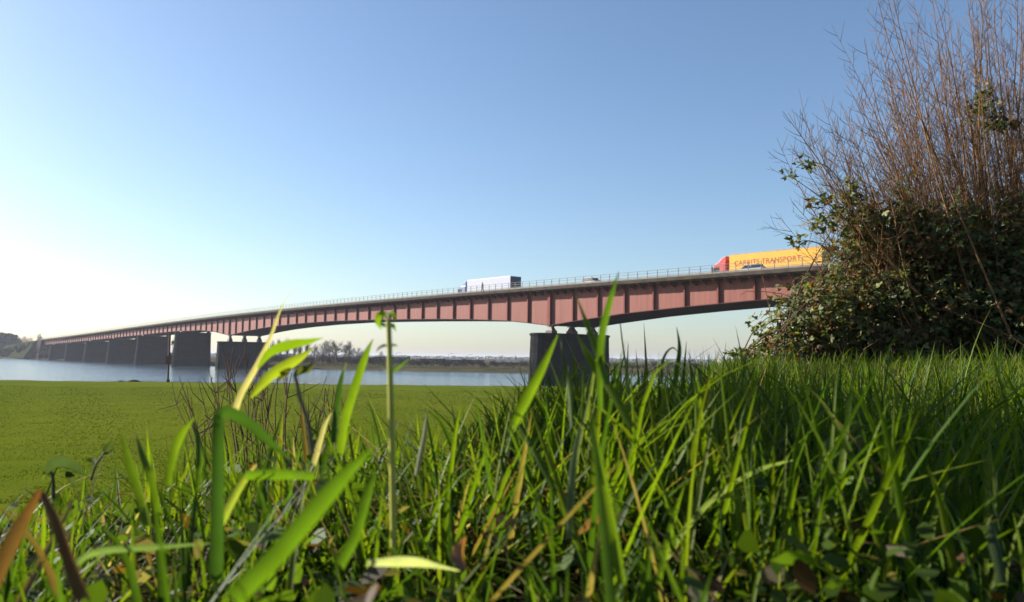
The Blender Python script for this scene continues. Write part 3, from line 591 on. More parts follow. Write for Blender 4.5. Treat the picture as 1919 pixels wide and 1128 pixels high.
def distant_wood():
    r = np.random.default_rng(55); n = 16000; a = r.uniform(-0.75, 0.75, n); D = r.uniform(1250, 1420, n); X = a*D; Y = D; H = 4.6+0.7*np.sin(a*37)*np.sin(a*91+1)+0.5*np.sin(a*410)
    Z = 1.5+np.maximum(H, 2.0)*r.random(n); P = np.stack([X, Y, Z], 1); u = r.normal(size=(n, 3)); u /= np.linalg.norm(u, axis=1)[:, None]; v = np.cross(u, r.normal(size=(n, 3))); v /= np.linalg.norm(v, axis=1)[:, None]; k = r.uniform(0.6, 1.6, n)[:, None]
    V = np.stack([P-u*k, P+v*k*0.7, P+u*k, P-v*k*0.7], 1).reshape(-1, 3); t = np.ones((n, 4)); t[:, :3] = np.array([0.06, 0.058, 0.045])*(0.7+0.6*r.random((n, 1))); ok = Y > bank(X)+40
    V = V.reshape(n, 4, 3)[ok].reshape(-1, 3); t = t[ok]
    tag(link('distant_wood', mesh('distant_wood', V, np.arange(len(V)).reshape(-1, 4), M['ever'], False, np.repeat(t, 4, axis=0))), 'low hazy line of distant woods on the horizon', 'wood', kind='stuff')
distant_wood()
# ------------------------------------------------------------------ bramble bush and bare shrub on the right
BY = 7.0
def pxr(px, Y=BY): return px*Y/F_PX
def bramble():
    base = at(1700, 690, BY); gz = float(ground(base[0], base[1])); root = empty('bramble_bush', (base[0], base[1], gz)); B0 = np.array([base[0], base[1], gz])
    lobes = [(1452, 668, 52), (1500, 625, 82), (1540, 580, 72), (1612, 480, 60), (1605, 422, 46), (1590, 620, 95), (1650, 560, 110), (1700, 480, 75), (1740, 600, 120), (1790, 520, 100), (1850, 600, 125), (1870, 480, 80), (1930, 560, 130), (1985, 600, 130), (1650, 640, 100), (1400, 686, 30), (1990, 470, 90), (1655, 432, 52), (1765, 440, 66), (1880, 420, 60)]
    r = np.random.default_rng(8); C, Nn = [], []
    tot = sum(l[2]**2 for l in lobes)
    for (x, y, R) in lobes:
        n = int(24000*R*R/tot); c = at(x, y, BY+r.normal(0, 0.12)); d = r.normal(size=(n, 3)); d /= np.linalg.norm(d, axis=1)[:, None]
        d[:, 1] = np.where(r.random(n) < 0.55, -np.abs(d[:, 1]), d[:, 1]); rad = (0.45+0.6*r.random(n)**0.7)*(1+0.22*np.sin(d[:, 0]*7+x)*np.sin(d[:, 2]*6+y)+0.15*np.sin(d[:, 1]*9+d[:, 0]*4))
        C.append(c+d*rad[:, None]*pxr(R)*np.array([1, 1.25, 1])); Nn.append(d)
    # sprays sticking out, with leaves at their tips
    canes = []; rad_ = []
    spr = [((1610, 440), (1570, 390), (1530, 362), (1488, 335)), ((1600, 430), (1585, 330), (1555, 298), (1510, 305)), ((1560, 480), (1530, 440), (1505, 452), (1480, 455)), ((1850, 420), (1850, 330), (1840, 240), (1830, 180)), ((1600, 420), (1594, 370), (1592, 330), (1591, 300)), ((1470, 600), (1440, 590), (1425, 620), (1412, 655)), ((1430, 690), (1395, 668), (1370, 662), (1358, 655)), ((1700, 440), (1700, 400), (1690, 360), (1685, 340))]
    tips = [(1488, 335, 10), (1483, 322, 8), (1505, 310, 12), (1520, 312, 8), (1500, 300, 6), (1835, 185, 30), (1850, 200, 36), (1828, 215, 24), (1862, 225, 30), (1840, 172, 18), (1480, 455, 8), (1500, 452, 14), (1520, 380, 14), (1545, 372, 20), (1556, 400, 40), (1530, 420, 30), (1592, 370, 50), (1596, 345, 24), (1690, 350, 30), (1685, 390, 40), (1412, 655, 14), (1425, 620, 20), (1372, 660, 16), (1390, 668, 20), (1860, 240, 30), (1895, 235, 20), (1720, 420, 60), (1780, 430, 50), (1640, 430, 60)]
    for s_ in spr:
        P = np.array([at(a, b, BY-0.2) for a, b in s_]); t = np.linspace(0, 1, 10)[:, None]
        Q = ((1-t)**3)*P[0]+3*(1-t)**2*t*P[1]+3*(1-t)*t*t*P[2]+t**3*P[3]; canes.append(Q-B0); rad_.append(np.linspace(0.006, 0.0025, 10))
    for (x, y, n) in tips:
        c = at(x, y, BY-0.2); C.append(c+r.normal(0, 1, (n, 3))*np.array([0.032, 0.05, 0.032])*(0.6+n/40)); d = r.normal(size=(n, 3)); Nn.append(d/np.linalg.norm(d, axis=1)[:, None])
    C = np.concatenate(C); Nn = np.concatenate(Nn); keep = C[:, 2] > ground(C[:, 0], C[:, 1])+0.02; C = C[keep]; Nn = Nn[keep]; n = len(C)
    # leaves: three leaflets each
    nrm = Nn*0.55+r.normal(0, 0.6, (n, 3))+np.array([-0.25, -0.1, 0.45]); nrm /= np.linalg.norm(nrm, axis=1)[:, None]
    dirn = np.cross(nrm, r.normal(size=(n, 3))); dirn[:, 2] -= 0.25; dirn -= nrm*np.sum(dirn*nrm, 1)[:, None]; dirn /= np.linalg.norm(dirn, axis=1)[:, None]; side = np.cross(nrm, dirn)
    L = 0.036*(0.55+0.8*r.random(n)); kind = r.random(n)
    col = np.where(kind[:, None] < 0.62, np.array([0.105, 0.125, 0.042]), np.where(kind[:, None] < 0.80, np.array([0.21, 0.215, 0.075]), np.array([0.20, 0.105, 0.045])))*(0.65+0.7*r.random((n, 1)))
    Vs, Ts, Fs = [], [], []; shp = [(0, 0, 0), (0.35, 0.30, -0.06), (0.75, 0.24, -0.05), (1.05, 0, 0.02), (0.75, -0.24, -0.05), (0.35, -0.30, -0.06), (0.55, 0, 0.04)]
    fc = np.array([(0, 6, 1), (1, 6, 2), (2, 6, 3), (3, 6, 4), (4, 6, 5), (5, 6, 0)])
    for a in (-1.15, 0, 1.15):
        d = dirn*math.cos(a)+side*math.sin(a); s2 = -dirn*math.sin(a)+side*math.cos(a); k = 1.0 if a == 0 else 0.85
        V = np.stack([C+L[:, None]*k*(u*d+v*s2*1.15+w*nrm*1.6) for u, v, w in shp], 1).reshape(-1, 3)
        b = sum(len(v) for v in Vs); Vs.append(V); Ts.append(np.repeat(np.concatenate([col, np.ones((n, 1))], 1), 7, axis=0)); Fs.append((np.arange(n)[:, None, None]*7+fc[None]).reshape(-1, 3)+b)
    tag(link('foliage', mesh('foliage', np.concatenate(Vs)-B0, np.concatenate(Fs), M['leaf'], True, np.concatenate(Ts)), root), kind='stuff')
    for i in range(230):                           # canes inside
        x = r.uniform(1420, 2000); p0 = at(x+r.normal(0, 30), 700, BY+r.normal(0, 0.25)); p0[2] = ground(p0[0], p0[1]); l = r.integers(1, 15); lx, ly, lr = lobes[l]
        p3 = at(lx+r.normal(0, lr*0.6), ly-abs(r.normal(0, lr*0.55)), BY+0.2+r.normal(0, 0.2)); p1 = p0+np.array([0, 0, 0.4])+r.normal(0, 0.1, 3); p2 = p3+np.array([r.normal(0, 0.15), r.normal(0, 0.15), 0.15])
        t = np.linspace(0, 1, 9)[:, None]; Q = ((1-t)**3)*p0+3*(1-t)**2*t*p1+3*(1-t)*t*t*p2+t**3*p3; canes.append(Q-B0); rad_.append(np.linspace(0.006, 0.002, 9))
    cv, cf = tube_arr(canes, rad_, 4); link('canes', mesh('canes', cv, cf, M['cane'], True), root)
    tag(root, 'dense dark bramble bush with small leaves at the right edge', 'bush')
bramble()
def bare_shrub():
    base = at(1800, 690, BY+0.25); gz = float(ground(base[0], base[1])); root = empty('bare_shrub', (base[0], base[1], gz)); B0 = np.array([base[0], base[1], gz]); r = np.random.default_rng(21)
    big, bigr, tw, twr = [], [], [], []
    def shoot(p, ang, L, R, up, k=9, yj=0.0):
        d = np.array([math.sin(ang), yj, math.cos(ang)]); d /= np.linalg.norm(d); P = [p]
        for i in range(k):
            d = d+np.array([0, 0, up])+r.normal(0, 0.045, 3); d /= np.linalg.norm(d); P.append(P[-1]+d*L/k)
        return np.array(P), np.linspace(R, max(R*0.16, 0.0011), k+1)
    def twigs(P, L, n, lev):
        for i in range(n):
            t = (0.30 if lev == 0 else 0.12)+(0.67 if lev == 0 else 0.85)*(i+r.random())/n; idx = t*(len(P)-1); a = int(min(idx, len(P)-2)); q = P[a]+(P[a+1]-P[a])*(idx-a); dd = P[a+1]-P[a]; dd /= np.linalg.norm(dd)
            e = r.normal(size=3); e[1] *= 0.7; e -= dd*(e@dd); e /= np.linalg.norm(e); an = 0.6+0.35*r.random(); nd = dd*math.cos(an)+e*math.sin(an); l = L*(0.35+0.5*r.random())*(1.1-0.7*t)
            k = 4; Q = [q]
            for _ in range(k): nd = nd+np.array([0, 0, 0.10])+r.normal(0, 0.05, 3); nd /= np.linalg.norm(nd); Q.append(Q[-1]+nd*l/k)
            Q = np.array(Q); tw.append(Q-B0); twr.append(np.linspace(0.0028 if lev == 0 else 0.0019, 0.001, k+1))
            if lev == 0 and l > 0.22: twigs(Q, l*0.9, 4, 1)
    n = 250
    for i in range(n):
        u = r.random()**0.85; bx = 1695+u*350; p0 = at(bx+r.normal(0, 18), 640+r.normal(0, 20), BY+0.25+r.normal(0, 0.28)); ang = (-0.70+0.92*u)+r.normal(0, 0.13)
        L = r.uniform(1.9, 3.3)*(0.62+0.55*min(u*1.6, 1)); P, R = shoot(p0, ang, L, r.uniform(0.006, 0.0115), 0.055, yj=r.normal(0, 0.15)); big.append(P-B0); bigr.append(R); twigs(P, 0.6, int(8+L*6), 0)
    for tip in [(1497, 165), (1530, 215), (1592, 200), (1560, 255), (1632, 300)]:      # long arching shoots on the left
        p0 = at(1640+r.normal(0, 15), 470, BY); p3 = at(*tip, BY); t = np.linspace(0, 1, 10)[:, None]; p1 = p0+(p3-p0)*0.35+np.array([-0.18, 0, -0.02]); p2 = p0+(p3-p0)*0.75+np.array([-0.08, 0, -0.06])
        P = ((1-t)**3)*p0+3*(1-t)**2*t*p1+3*(1-t)*t*t*p2+t**3*p3; big.append(P-B0); bigr.append(np.linspace(0.005, 0.0012, 10)); twigs(P, 0.3, 7, 1)
    v, f = tube_arr(big, bigr, 5); link('branches', mesh('branches', v, f, M['shoot'], True), root)
    v, f = tube_arr(tw, twr, 3); link('twigs', mesh('twigs', v, f, M['shoot'], True), root)
    tag(root, 'tall bare brown shrub of upright shoots rising behind the bramble', 'shrub')
bare_shrub()
def twig_shrub():
    Y = 3.2; b = at(500, 900, Y); gz = float(ground(b[0], b[1])); root = empty('twig_shrub', (b[0], b[1], gz)); B0 = np.array([b[0], b[1], gz]); r = np.random.default_rng(4)
    lines, rad = [], []
    tips = [(328, 715), (342, 735), (372, 690), (395, 672), (420, 660), (440, 650), (462, 645), (480, 668), (500, 655), (520, 690), (545, 700), (575, 715), (600, 705), (625, 735), (645, 742), (560, 770), (600, 765), (410, 720), (450, 715), (350, 760)]
    for tx in tips:
        for rep in range(1 if tx[0] % 4 else 2):
            p3 = at(tx[0]+r.normal(0, 9), tx[1]+rep*r.uniform(5, 40), Y+r.normal(0, 0.25)); p0 = np.array([b[0]+r.normal(0, 0.05), b[1]+r.normal(0, 0.05), gz]); p1 = p0+np.array([(p3[0]-p0[0])*0.25, 0, 0.5*(p3[2]-p0[2])]); p2 = p0+(p3-p0)*0.7+r.normal(0, 0.03, 3)
            t = np.linspace(0, 1, 10)[:, None]; P = ((1-t)**3)*p0+3*(1-t)**2*t*p1+3*(1-t)*t*t*p2+t**3*p3; P[1:-1] += r.normal(0, 0.006, (8, 3)); lines.append(P-B0); rad.append(np.linspace(0.0045, 0.0013, 10))
            for i in range(7):
                a = r.integers(4, 9); q = P[a]; nd = (P[a+1]-P[a]); nd /= np.linalg.norm(nd); nd = nd+r.normal(0, 0.7, 3); nd /= np.linalg.norm(nd); l = r.uniform(0.05, 0.16); Q = np.array([q, q+nd*l*0.5+r.normal(0, 0.005, 3), q+nd*l+np.array([0, 0, 0.015])]); lines.append(Q-B0); rad.append(np.linspace(0.0022, 0.0012, 3))
    v, f = tube_arr(lines, rad, 4); tag(link('twigs', mesh('twigs', v, f, mat('dark_twig', (0.17, 0.095, 0.06), (0.10, 0.055, 0.035), 20, 0.85, spec=0.1), True), root)); tag(root, 'small bare twiggy shrub on the dike slope before the meadow', 'shrub')
twig_shrub()

def shade_sapling():  # unseen young tree, added so its crown shades the lower right grass
    X, Y = -2.65, 2.6; gz = float(ground(X, Y)); root = empty('added_shade_sapling', (X, Y, gz)); gc = 3.8-gz
    part('trunk', root, M['bark'], lambda m: m.tube([(0, 0, -0.1), (0.03, 0.02, 0.6), (-0.02, 0, gc+1.3), (0, 0.03, gc+2.2)], [0.035, 0.03, 0.02, 0.006], 7))
    V, Fq, t = leaf_cloud((0, -0.02, gc+1.93), 0.42, 0.64, 0.46, 9500, 0.05, (0.07, 0.09, 0.03), 91); link('crown', mesh('crown', V, Fq, M['leaf'], False, t), root)
    tag(root, 'leafy sapling added out of view past the left picture edge to shade the grass', 'tree')
shade_sapling()
# ------------------------------------------------------------------ grass
ENV = np.array([(-400, 950), (0, 935), (100, 920), (230, 835), (330, 800), (480, 775), (620, 745), (760, 775), (860, 770), (950, 725), (1060, 682), (1180, 666), (1300, 670), (1450, 678), (1600, 684), (1760, 675), (1919, 660), (2300, 655)], float)
GREENS = np.array([(0.095, 0.155, 0.010), (0.13, 0.19, 0.012), (0.055, 0.11, 0.012), (0.135, 0.175, 0.016), (0.045, 0.085, 0.015)])
STRAW = np.array([(0.24, 0.18, 0.09), (0.30, 0.25, 0.15), (0.15, 0.10, 0.05)])
def blades(P, az, L, wd, tilt, curl, col, K=6, twist=None):
    """vectorised grass blades -> V, F, tint"""
    n = len(P); t = np.linspace(0, 1, K+1); ph = tilt[:, None]+curl[:, None]*t[None]**1.3
    ds = L[:, None]/K; hx = np.concatenate([np.zeros((n, 1)), np.cumsum(np.sin(ph[:, :-1])*ds, 1)], 1); hz = np.concatenate([np.zeros((n, 1)), np.cumsum(np.cos(ph[:, :-1])*ds, 1)], 1)
    dx, dy = np.cos(az)[:, None], np.sin(az)[:, None]
    C = np.stack([P[:, 0:1]+hx*dx, P[:, 1:2]+hx*dy, P[:, 2:3]+hz], -1)
    prof = np.minimum(1, 0.55+t*1.8)*(1-t**2.2)**0.8; prof[-1] = 0.04; wv = wd[:, None]*prof[None]*0.5
    tw = (az+math.pi/2)[:, None]+(twist if twist is not None else np.zeros(n))[:, None]*t[None]
    S = np.stack([np.cos(tw), np.sin(tw), np.zeros_like(tw)], -1)
    up = np.stack([-np.cos(ph)*dx, -np.cos(ph)*dy, np.sin(ph)], -1)
    A = C+S*wv[..., None]+up*wv[..., None]*0.45; Bm = C; D = C-S*wv[..., None]+up*wv[..., None]*0.45
    V = np.stack([A, Bm, D], 2).reshape(n, -1, 3)
    q = []
    for k in range(K):
        a = k*3; q += [(a, a+1, a+4, a+3), (a+1, a+2, a+5, a+4)]
    q = np.array(q); nv = (K+1)*3; Fq = (np.arange(n)[:, None, None]*nv+q[None]).reshape(-1, 4)
    T = np.ones((n, nv, 4)); T[:, :, :3] = col[:, None, :]; T[:, 0::3, 3] = 0.0; T[:, 1::3, 3] = 0.5
    return V, Fq, T
def fit_env(V, slack):
    """True for blades staying below the silhouette of the photographed turf"""
    q = V-CAM; z = q@FW; x = CX+F_PX*(q@RT)/np.maximum(z, 0.05); y = CY-F_PX*(q@UP)/np.maximum(z, 0.05)
    lim = np.interp(x, ENV[:, 0], ENV[:, 1])-slack[:, None]
    return np.all((y > lim) | (z < 0.05), axis=1), z.min(1)
def turf():
    r = np.random.default_rng(77); Vs, Fs, Ts = [], [], []; nb = 0
    def emit(n_t, ymin, ymax, power, per, lr, wr, spread, strawp=0.12, K=6, xlim=None, flat=0.0):
        nonlocal nb
        Y = ymin+(ymax-ymin)*r.random(n_t)**power; X = (r.random(n_t)*2-1)*(0.70*Y+0.25)
        if xlim: k = (X > xlim[0]); X, Y = X[k], Y[k]
        ok = Y < edge(X)+0.9; dn = 0.5+0.28*np.sin(X*5.3+1.7*np.sin(Y*3.1))+0.28*np.sin(Y*6.1+2.2*np.sin(X*3.7)+lr[1]*30); ok &= r.random(len(X)) < 0.25+0.9*dn; X, Y = X[ok], Y[ok]; n = len(X)
        lt = np.repeat(r.uniform(0.45, 1.2, n), per)
        X = np.repeat(X, per); Y = np.repeat(Y, per); m = len(X); tcol = np.repeat(r.integers(0, 5, n), per)
        rr = spread*np.sqrt(r.random(m)); a0 = r.random(m)*6.283; X = X+rr*np.cos(a0); Y = Y+rr*np.sin(a0); Z = ground(X, Y)-0.01
        az = a0+r.normal(0, 0.6, m); L = lr[0]+(lr[1]-lr[0])*r.random(m)**1.5; wd = wr[0]+(wr[1]-wr[0])*r.random(m); L = L*lt
        tilt = np.where(r.random(m) < flat, r.uniform(0.5, 1.45, m), np.abs(r.normal(0.15, 0.32, m))); curl = r.uniform(0.0, 2.0, m)*r.random(m)
        st = r.random(m) < strawp; col = GREENS[np.where(r.random(m) < 0.7, tcol, r.integers(0, 5, m))]*(0.75+0.5*r.random((m, 1)))
        col = np.where(st[:, None], STRAW[r.integers(0, 3, m)]*(0.7+0.5*r.random((m, 1))), col); tilt = np.where(st, tilt+r.uniform(0, 0.9, m), tilt)
        P = np.stack([X, Y, Z], 1); slack = r.exponential(20, m)
        for it in range(7):
            V, Fq, T = blades(P, az, L, wd, tilt, curl, col, K, r.normal(0, 0.5, m)); ok, zm = fit_env(V, slack)
            if it < 6: L = np.where(ok, L, L*0.72)
        ok &= (zm > 0.20) & (L > 0.012); V, T = V[ok], T[ok]; n = len(V); nv = V.shape[1]
        q = Fq[:2*K].copy(); Fq = (np.arange(n)[:, None, None]*nv+q[None]).reshape(-1, 4)
        Vs.append(V.reshape(-1, 3)); Fs.append(Fq+nb); Ts.append(T.reshape(-1, 4)); nb += n*nv
    emit(300, 0.30, 2.2, 1.0, 8, (0.05, 0.17), (0.003, 0.007), 0.06, strawp=0.16, flat=0.5)
    emit(1300, 0.28, 2.4, 1.0, 10, (0.015, 0.06), (0.0014, 0.003), 0.06, strawp=0.36, flat=0.6)
    emit(420, 0.48, 1.3, 1.0, 8, (0.05, 0.15), (0.003, 0.006), 0.05, strawp=0.13, flat=0.3)
    emit(1500, 0.7, 2.4, 1.0, 9, (0.07, 0.21), (0.003, 0.007), 0.06, strawp=0.12, xlim=(-0.25, 0), flat=0.3)
    emit(380, 0.55, 1.7, 1.0, 6, (0.12, 0.28), (0.004, 0.008), 0.05, strawp=0.10, flat=0.15)
    emit(950, 0.75, 2.1, 1.0, 6, (0.18, 0.36), (0.004, 0.0085), 0.05, strawp=0.08, xlim=(-0.12, 0), flat=0.1)
    emit(1500, 0.30, 2.2, 1.0, 9, (0.02, 0.07), (0.002, 0.0045), 0.06, strawp=0.2, flat=0.3)
    emit(800, 0.9, 4.0, 0.8, 10, (0.05, 0.20), (0.003, 0.006), 0.06, xlim=(-0.3, 0), flat=0.4)
    emit(2600, 2.3, 9.5, 0.8, 11, (0.08, 0.26), (0.004, 0.008), 0.10, xlim=(-0.3, 0), K=5, flat=0.2)
    tag(link('grass', mesh('grass', np.concatenate(Vs), np.concatenate(Fs), M['turf'], True, np.concatenate(Ts))), 'tangled long green grass covering the dike crest', 'grass', kind='stuff')
turf()
def hero(name, pts, Y, wpx, col, label, cat='grass blade', taper=(0.55, 1.0, 0.9, 0.06), tipcol=None, yvar=0.05, fold=0.6, K=16, tip_first=False):
    """single blade through photo points at its own distance Y, wpx its width in pixels"""
    P = np.array([at(x, y, Y+yvar*(i/(len(pts)-1))) for i, (x, y) in enumerate(pts)]); k = len(P)
    t0 = np.linspace(0, 1, k); t = np.linspace(0, 1, K+1); 
    # Catmull-Rom through the points
    ext = np.vstack([2*P[0]-P[1], P, 2*P[-1]-P[-2]]); C = []
    for u in t*(k-1):
        i = min(int(u), k-2); f = u-i; p0, p1, p2, p3 = ext[i], ext[i+1], ext[i+2], ext[i+3]
        C.append(0.5*((2*p1)+(-p0+p2)*f+(2*p0-5*p1+4*p2-p3)*f*f+(-p0+3*p1-3*p2+p3)*f**3))
    C = np.array(C); T = np.gradient(C, axis=0); T /= np.linalg.norm(T, axis=1)[:, None]; view = C-CAM; view /= np.linalg.norm(view, axis=1)[:, None]
    S = np.cross(T, view); S /= np.linalg.norm(S, axis=1)[:, None]; Nn = np.cross(S, T); 
    def through(a):                               # how much sun shines through the blade towards the lens at this roll
        q = Nn*math.cos(a)-S*math.sin(a); return float(np.mean((q@SUN_DIR)*np.sum(q*view, axis=1)))
    rr = max([random.uniform(-0.85, 0.85) for _ in range(4)], key=through); S2 = S*math.cos(rr)+Nn*math.sin(rr); N2 = np.cross(S2, T)
    w = np.interp(t, np.linspace(0, 1, len(taper)), taper)*wpx*0.88*Y/F_PX/2/math.cos(rr)*(1+0.07*np.sin(t*9+wpx))
    A = C+S2*w[:, None]+N2*w[:, None]*fold; D = C-S2*w[:, None]+N2*w[:, None]*fold
    V = np.stack([A, C, D], 1).reshape(-1, 3); Fq = []
    for i in range(K):
        a = i*3; Fq += [(a, a+1, a+4, a+3), (a+1, a+2, a+5, a+4)]
    col = np.array(col); tc = col if tipcol is None else np.array(tipcol); mixt = np.clip((t-0.7)/0.3, 0, 1)[:, None]; cc = col*(1-mixt)+tc*mixt
    tint = np.ones((K+1, 4)); tint[:, :3] = cc; B0 = C[0].copy()
    o = link(name, mesh(name, V-B0, np.array(Fq), M['grass'], True, np.concatenate([np.repeat(tint[:, :3], 3, axis=0), np.tile([[0.0], [0.5], [1.0]], (K+1, 1))], 1))); o.location = B0; return tag(o, label, cat) if label else o
LIME = (0.105, 0.165, 0.008); MID = (0.065, 0.12, 0.008); DARK = (0.028, 0.062, 0.012); GREY = (0.13, 0.17, 0.08); DRY = (0.34, 0.30, 0.22); RUST = (0.11, 0.045, 0.02)
HB = [
 ([(440, 1125), (520, 1045), (600, 950), (660, 880), (697, 842)], 0.30, 46, MID, 'broad blurred green blade slanting up to the right at bottom left of centre', (0.9, 1, 0.95, 0.6, 0.15), None),
 ([(405, 1090), (408, 950), (409, 850), (410, 795), (418, 772), (440, 778), (475, 800), (508, 832), (545, 862)], 0.45, 27, DARK, 'dark green blade bent over into a hook', (1, 1, 1, 1, .95, .8, 0.1), None),
 ([(440, 775), (453, 738), (480, 690), (506, 636), (522, 590), (533, 566), (549, 542)], 0.60, 15, DRY, 'pale dry grass blade with a thread-thin tip crossing the bridge', (1, 1, 0.9, 0.5, 0.3, 0.12, 0.06), None),
 ([(640, 850), (652, 780), (672, 715), (690, 660), (700, 634)], 0.55, 21, LIME, 'bright green upright blade left of the weed stalk', (0.7, 1, 0.9, 0.6, 0.05), None),
 ([(628, 830), (634, 760), (642, 710), (650, 678)], 0.58, 14, DARK, 'narrow dark blade leaning beside the bright one left of the stalk', (0.8, 1, 0.7, 0.05), GREY),
 ([(962, 800), (990, 745), (1018, 690), (1046, 626)], 0.50, 24, LIME, 'broad lime blade pointing right across the near pier', (0.7, 1, 0.9, 0.08), None),
 ([(1072, 800), (1068, 740), (1060, 690), (1050, 632)], 0.50, 11, MID, 'narrow blade leaning left over the middle of the near pier', (0.8, 1, 0.7, 0.05), None),
 ([(1185, 800), (1150, 735), (1115, 685), (1080, 626)], 0.50, 20, LIME, 'broad lime blade leaning left across the right of the near pier', (0.8, 1, 0.9, 0.08), None),
 ([(1138, 720), (1122, 665), (1100, 605), (1076, 545)], 0.50, 14, MID, 'slim blade with yellow tip reaching up to the girder left of the tallest blade', (0.8, 1, 0.7, 0.06), (0.25, 0.2, 0.03)),
 ([(1128, 770), (1128, 690), (1134, 620), (1148, 560), (1160, 508)], 0.50, 16, MID, 'tallest green blade rising above the bridge deck', (0.7, 1, 1, 0.9, 0.06), DARK),
 ([(1182, 770), (1176, 700), (1168, 650), (1162, 600)], 0.9, 6, GREY, 'thin grey stem just right of the near pier', (1, 0.9, 0.6, 0.3), None),
 ([(1262, 740), (1270, 690), (1274, 650), (1268, 612)], 0.8, 11, MID, 'short upright blade standing above the turf right of the pier', (0.8, 1, 0.8, 0.06), None),
 ([(1240, 720), (1242, 680), (1250, 660), (1262, 652), (1272, 662)], 0.8, 6, MID, 'dark blade curled over like a crook right of the pier', (1, 1, 0.9, 0.6, 0.1), None),
 ([(780, 890), (790, 840), (796, 805), (801, 766)], 0.6, 11, (0.30, 0.30, 0.17), 'pale straight dry blade right of the weed stalk', (0.9, 1, 0.8, 0.1), None),
 ([(1168, 1095), (1152, 1000), (1132, 900), (1118, 830), (1112, 785)], 0.40, 24, LIME, 'long lime blade running down to the bottom right of centre', (0.8, 1, 1, 0.8, 0.1), None),
 ([(1066, 1010), (1070, 930), (1076, 860), (1088, 800)], 0.48, 17, GREY, 'grey-green upright blade beside the long lime blade', (0.8, 1, 0.9, 0.5), None),
 ([(1515, 960), (1535, 890), (1560, 830), (1585, 800), (1612, 790)], 0.75, 19, GREY, 'grey-green blade arching over the dark hollow on the right', (0.8, 1, 1, 0.7, 0.1), None),
 ([(1400, 1080), (1480, 985), (1540, 910), (1590, 835), (1622, 800)], 0.72, 16, MID, 'long thin blade slanting up beside the grey arching blade', (0.9, 1, 0.9, 0.6, 0.1), None),
 ([(1235, 1080), (1290, 990), (1360, 920), (1430, 880), (1490, 862)], 0.60, 13, GREY, 'thin pale blade arching across the dark grass right of centre', (0.9, 1, 0.9, 0.7, 0.1), None),
 ([(1420, 1080), (1450, 1065), (1500, 1020), (1545, 975), (1600, 952)], 0.62, 14, GREY, 'pale short blade curving up low in the dark hollow', (0.9, 1, 1, 0.8, 0.1), None),
 ([(280, 985), (268, 935), (248, 870), (228, 808)], 0.48, 20, LIME, 'lime blade standing at the left before the meadow', (0.8, 1, 0.9, 0.2), None),
 ([(300, 960), (285, 890), (268, 845), (255, 815)], 0.52, 16, LIME, 'second lime blade just right of the left one before the meadow', (0.8, 1, 0.8, 0.1), None),
 ([(318, 910), (326, 860), (340, 820), (365, 782)], 0.5, 20, LIME, 'lime blade leaning right at the left of the hooked blade', (0.8, 1, 0.9, 0.1), None),
 ([(372, 910), (375, 860), (372, 820), (362, 785)], 0.5, 14, MID, 'blade meeting the right-leaning lime blade at its tip', (0.8, 1, 0.8, 0.1), None),
 ([(-20, 1120), (10, 1050), (42, 985), (76, 918)], 0.36, 34, (0.10, 0.052, 0.024), 'rust-coloured dead blade at the bottom left corner', (1, 1, 0.9, 0.4), RUST),
 ([(160, 1120), (135, 1050), (110, 980), (80, 920)], 0.37, 26, (0.14, 0.075, 0.025), 'orange-brown dead blade folding down right of the rust one', (1, 1, 0.9, 0.5), RUST),
 ([(462, 890), (500, 889), (540, 889), (590, 892)], 0.5, 22, MID, 'short green blade lying level right of the hooked blade', (0.9, 1, 1, 0.9), None),
 ([(128, 1095), (145, 1055), (190, 1034), (290, 1026), (400, 1018)], 0.42, 15, (0.10, 0.15, 0.07), 'grey-green blade arching flat over the lower left grass', (0.9, 1, 1, 0.8, 0.2), None),
 ([(690, 1056), (740, 1054), (790, 1056), (862, 1070)], 0.42, 22, (0.30, 0.32, 0.25), 'whitish blade lying level at the bottom centre', (0.6, 1, 0.9, 0.1), None),
 ([(1236, 1095), (1252, 1020), (1266, 965), (1282, 912)], 0.5, 16, LIME, 'lime blade standing at the bottom right of centre', (0.9, 1, 0.8, 0.1), None),
 ([(400, 1010), (430, 950), (455, 905), (480, 870)], 0.47, 20, (0.22, 0.26, 0.05), 'yellowish blade slanting across the foot of the hooked blade', (0.9, 1, 0.8, 0.2), (0.4, 0.3, 0.15)),
 ([(590, 870), (600, 835), (610, 800), (622, 772)], 0.6, 13, DRY, 'short pale dry blade left of centre in the turf', (0.8, 1, 0.8, 0.1), None),
 ([(1325, 770), (1328, 745), (1326, 725), (1322, 705)], 0.9, 9, (0.26, 0.17, 0.02), 'small yellow blade right of the crook-shaped blade', (0.8, 1, 0.8, 0.2), None),
 ([(640, 1060), (670, 1000), (690, 930), (705, 880)], 0.4, 26, MID, 'wide green blade standing right of the broad slanting blade', (0.8, 1, 0.9, 0.2), None),
 ([(1040, 920), (1010, 860), (985, 815), (955, 770)], 0.6, 15, MID, 'green blade leaning left below the near pier', (0.8, 1, 0.8, 0.1), None),
 ([(1880, 1090), (1870, 1040), (1862, 1005), (1858, 975)], 0.5, 22, (0.06, 0.09, 0.03), 'dim wide blade in the dark bottom right corner', (0.9, 1, 0.9, 0.3), None),
]
for pts, Y, w, c, lab, tp, tc in HB: hero('grass_blade', pts, Y, w, c, lab, taper=tp, tipcol=tc)
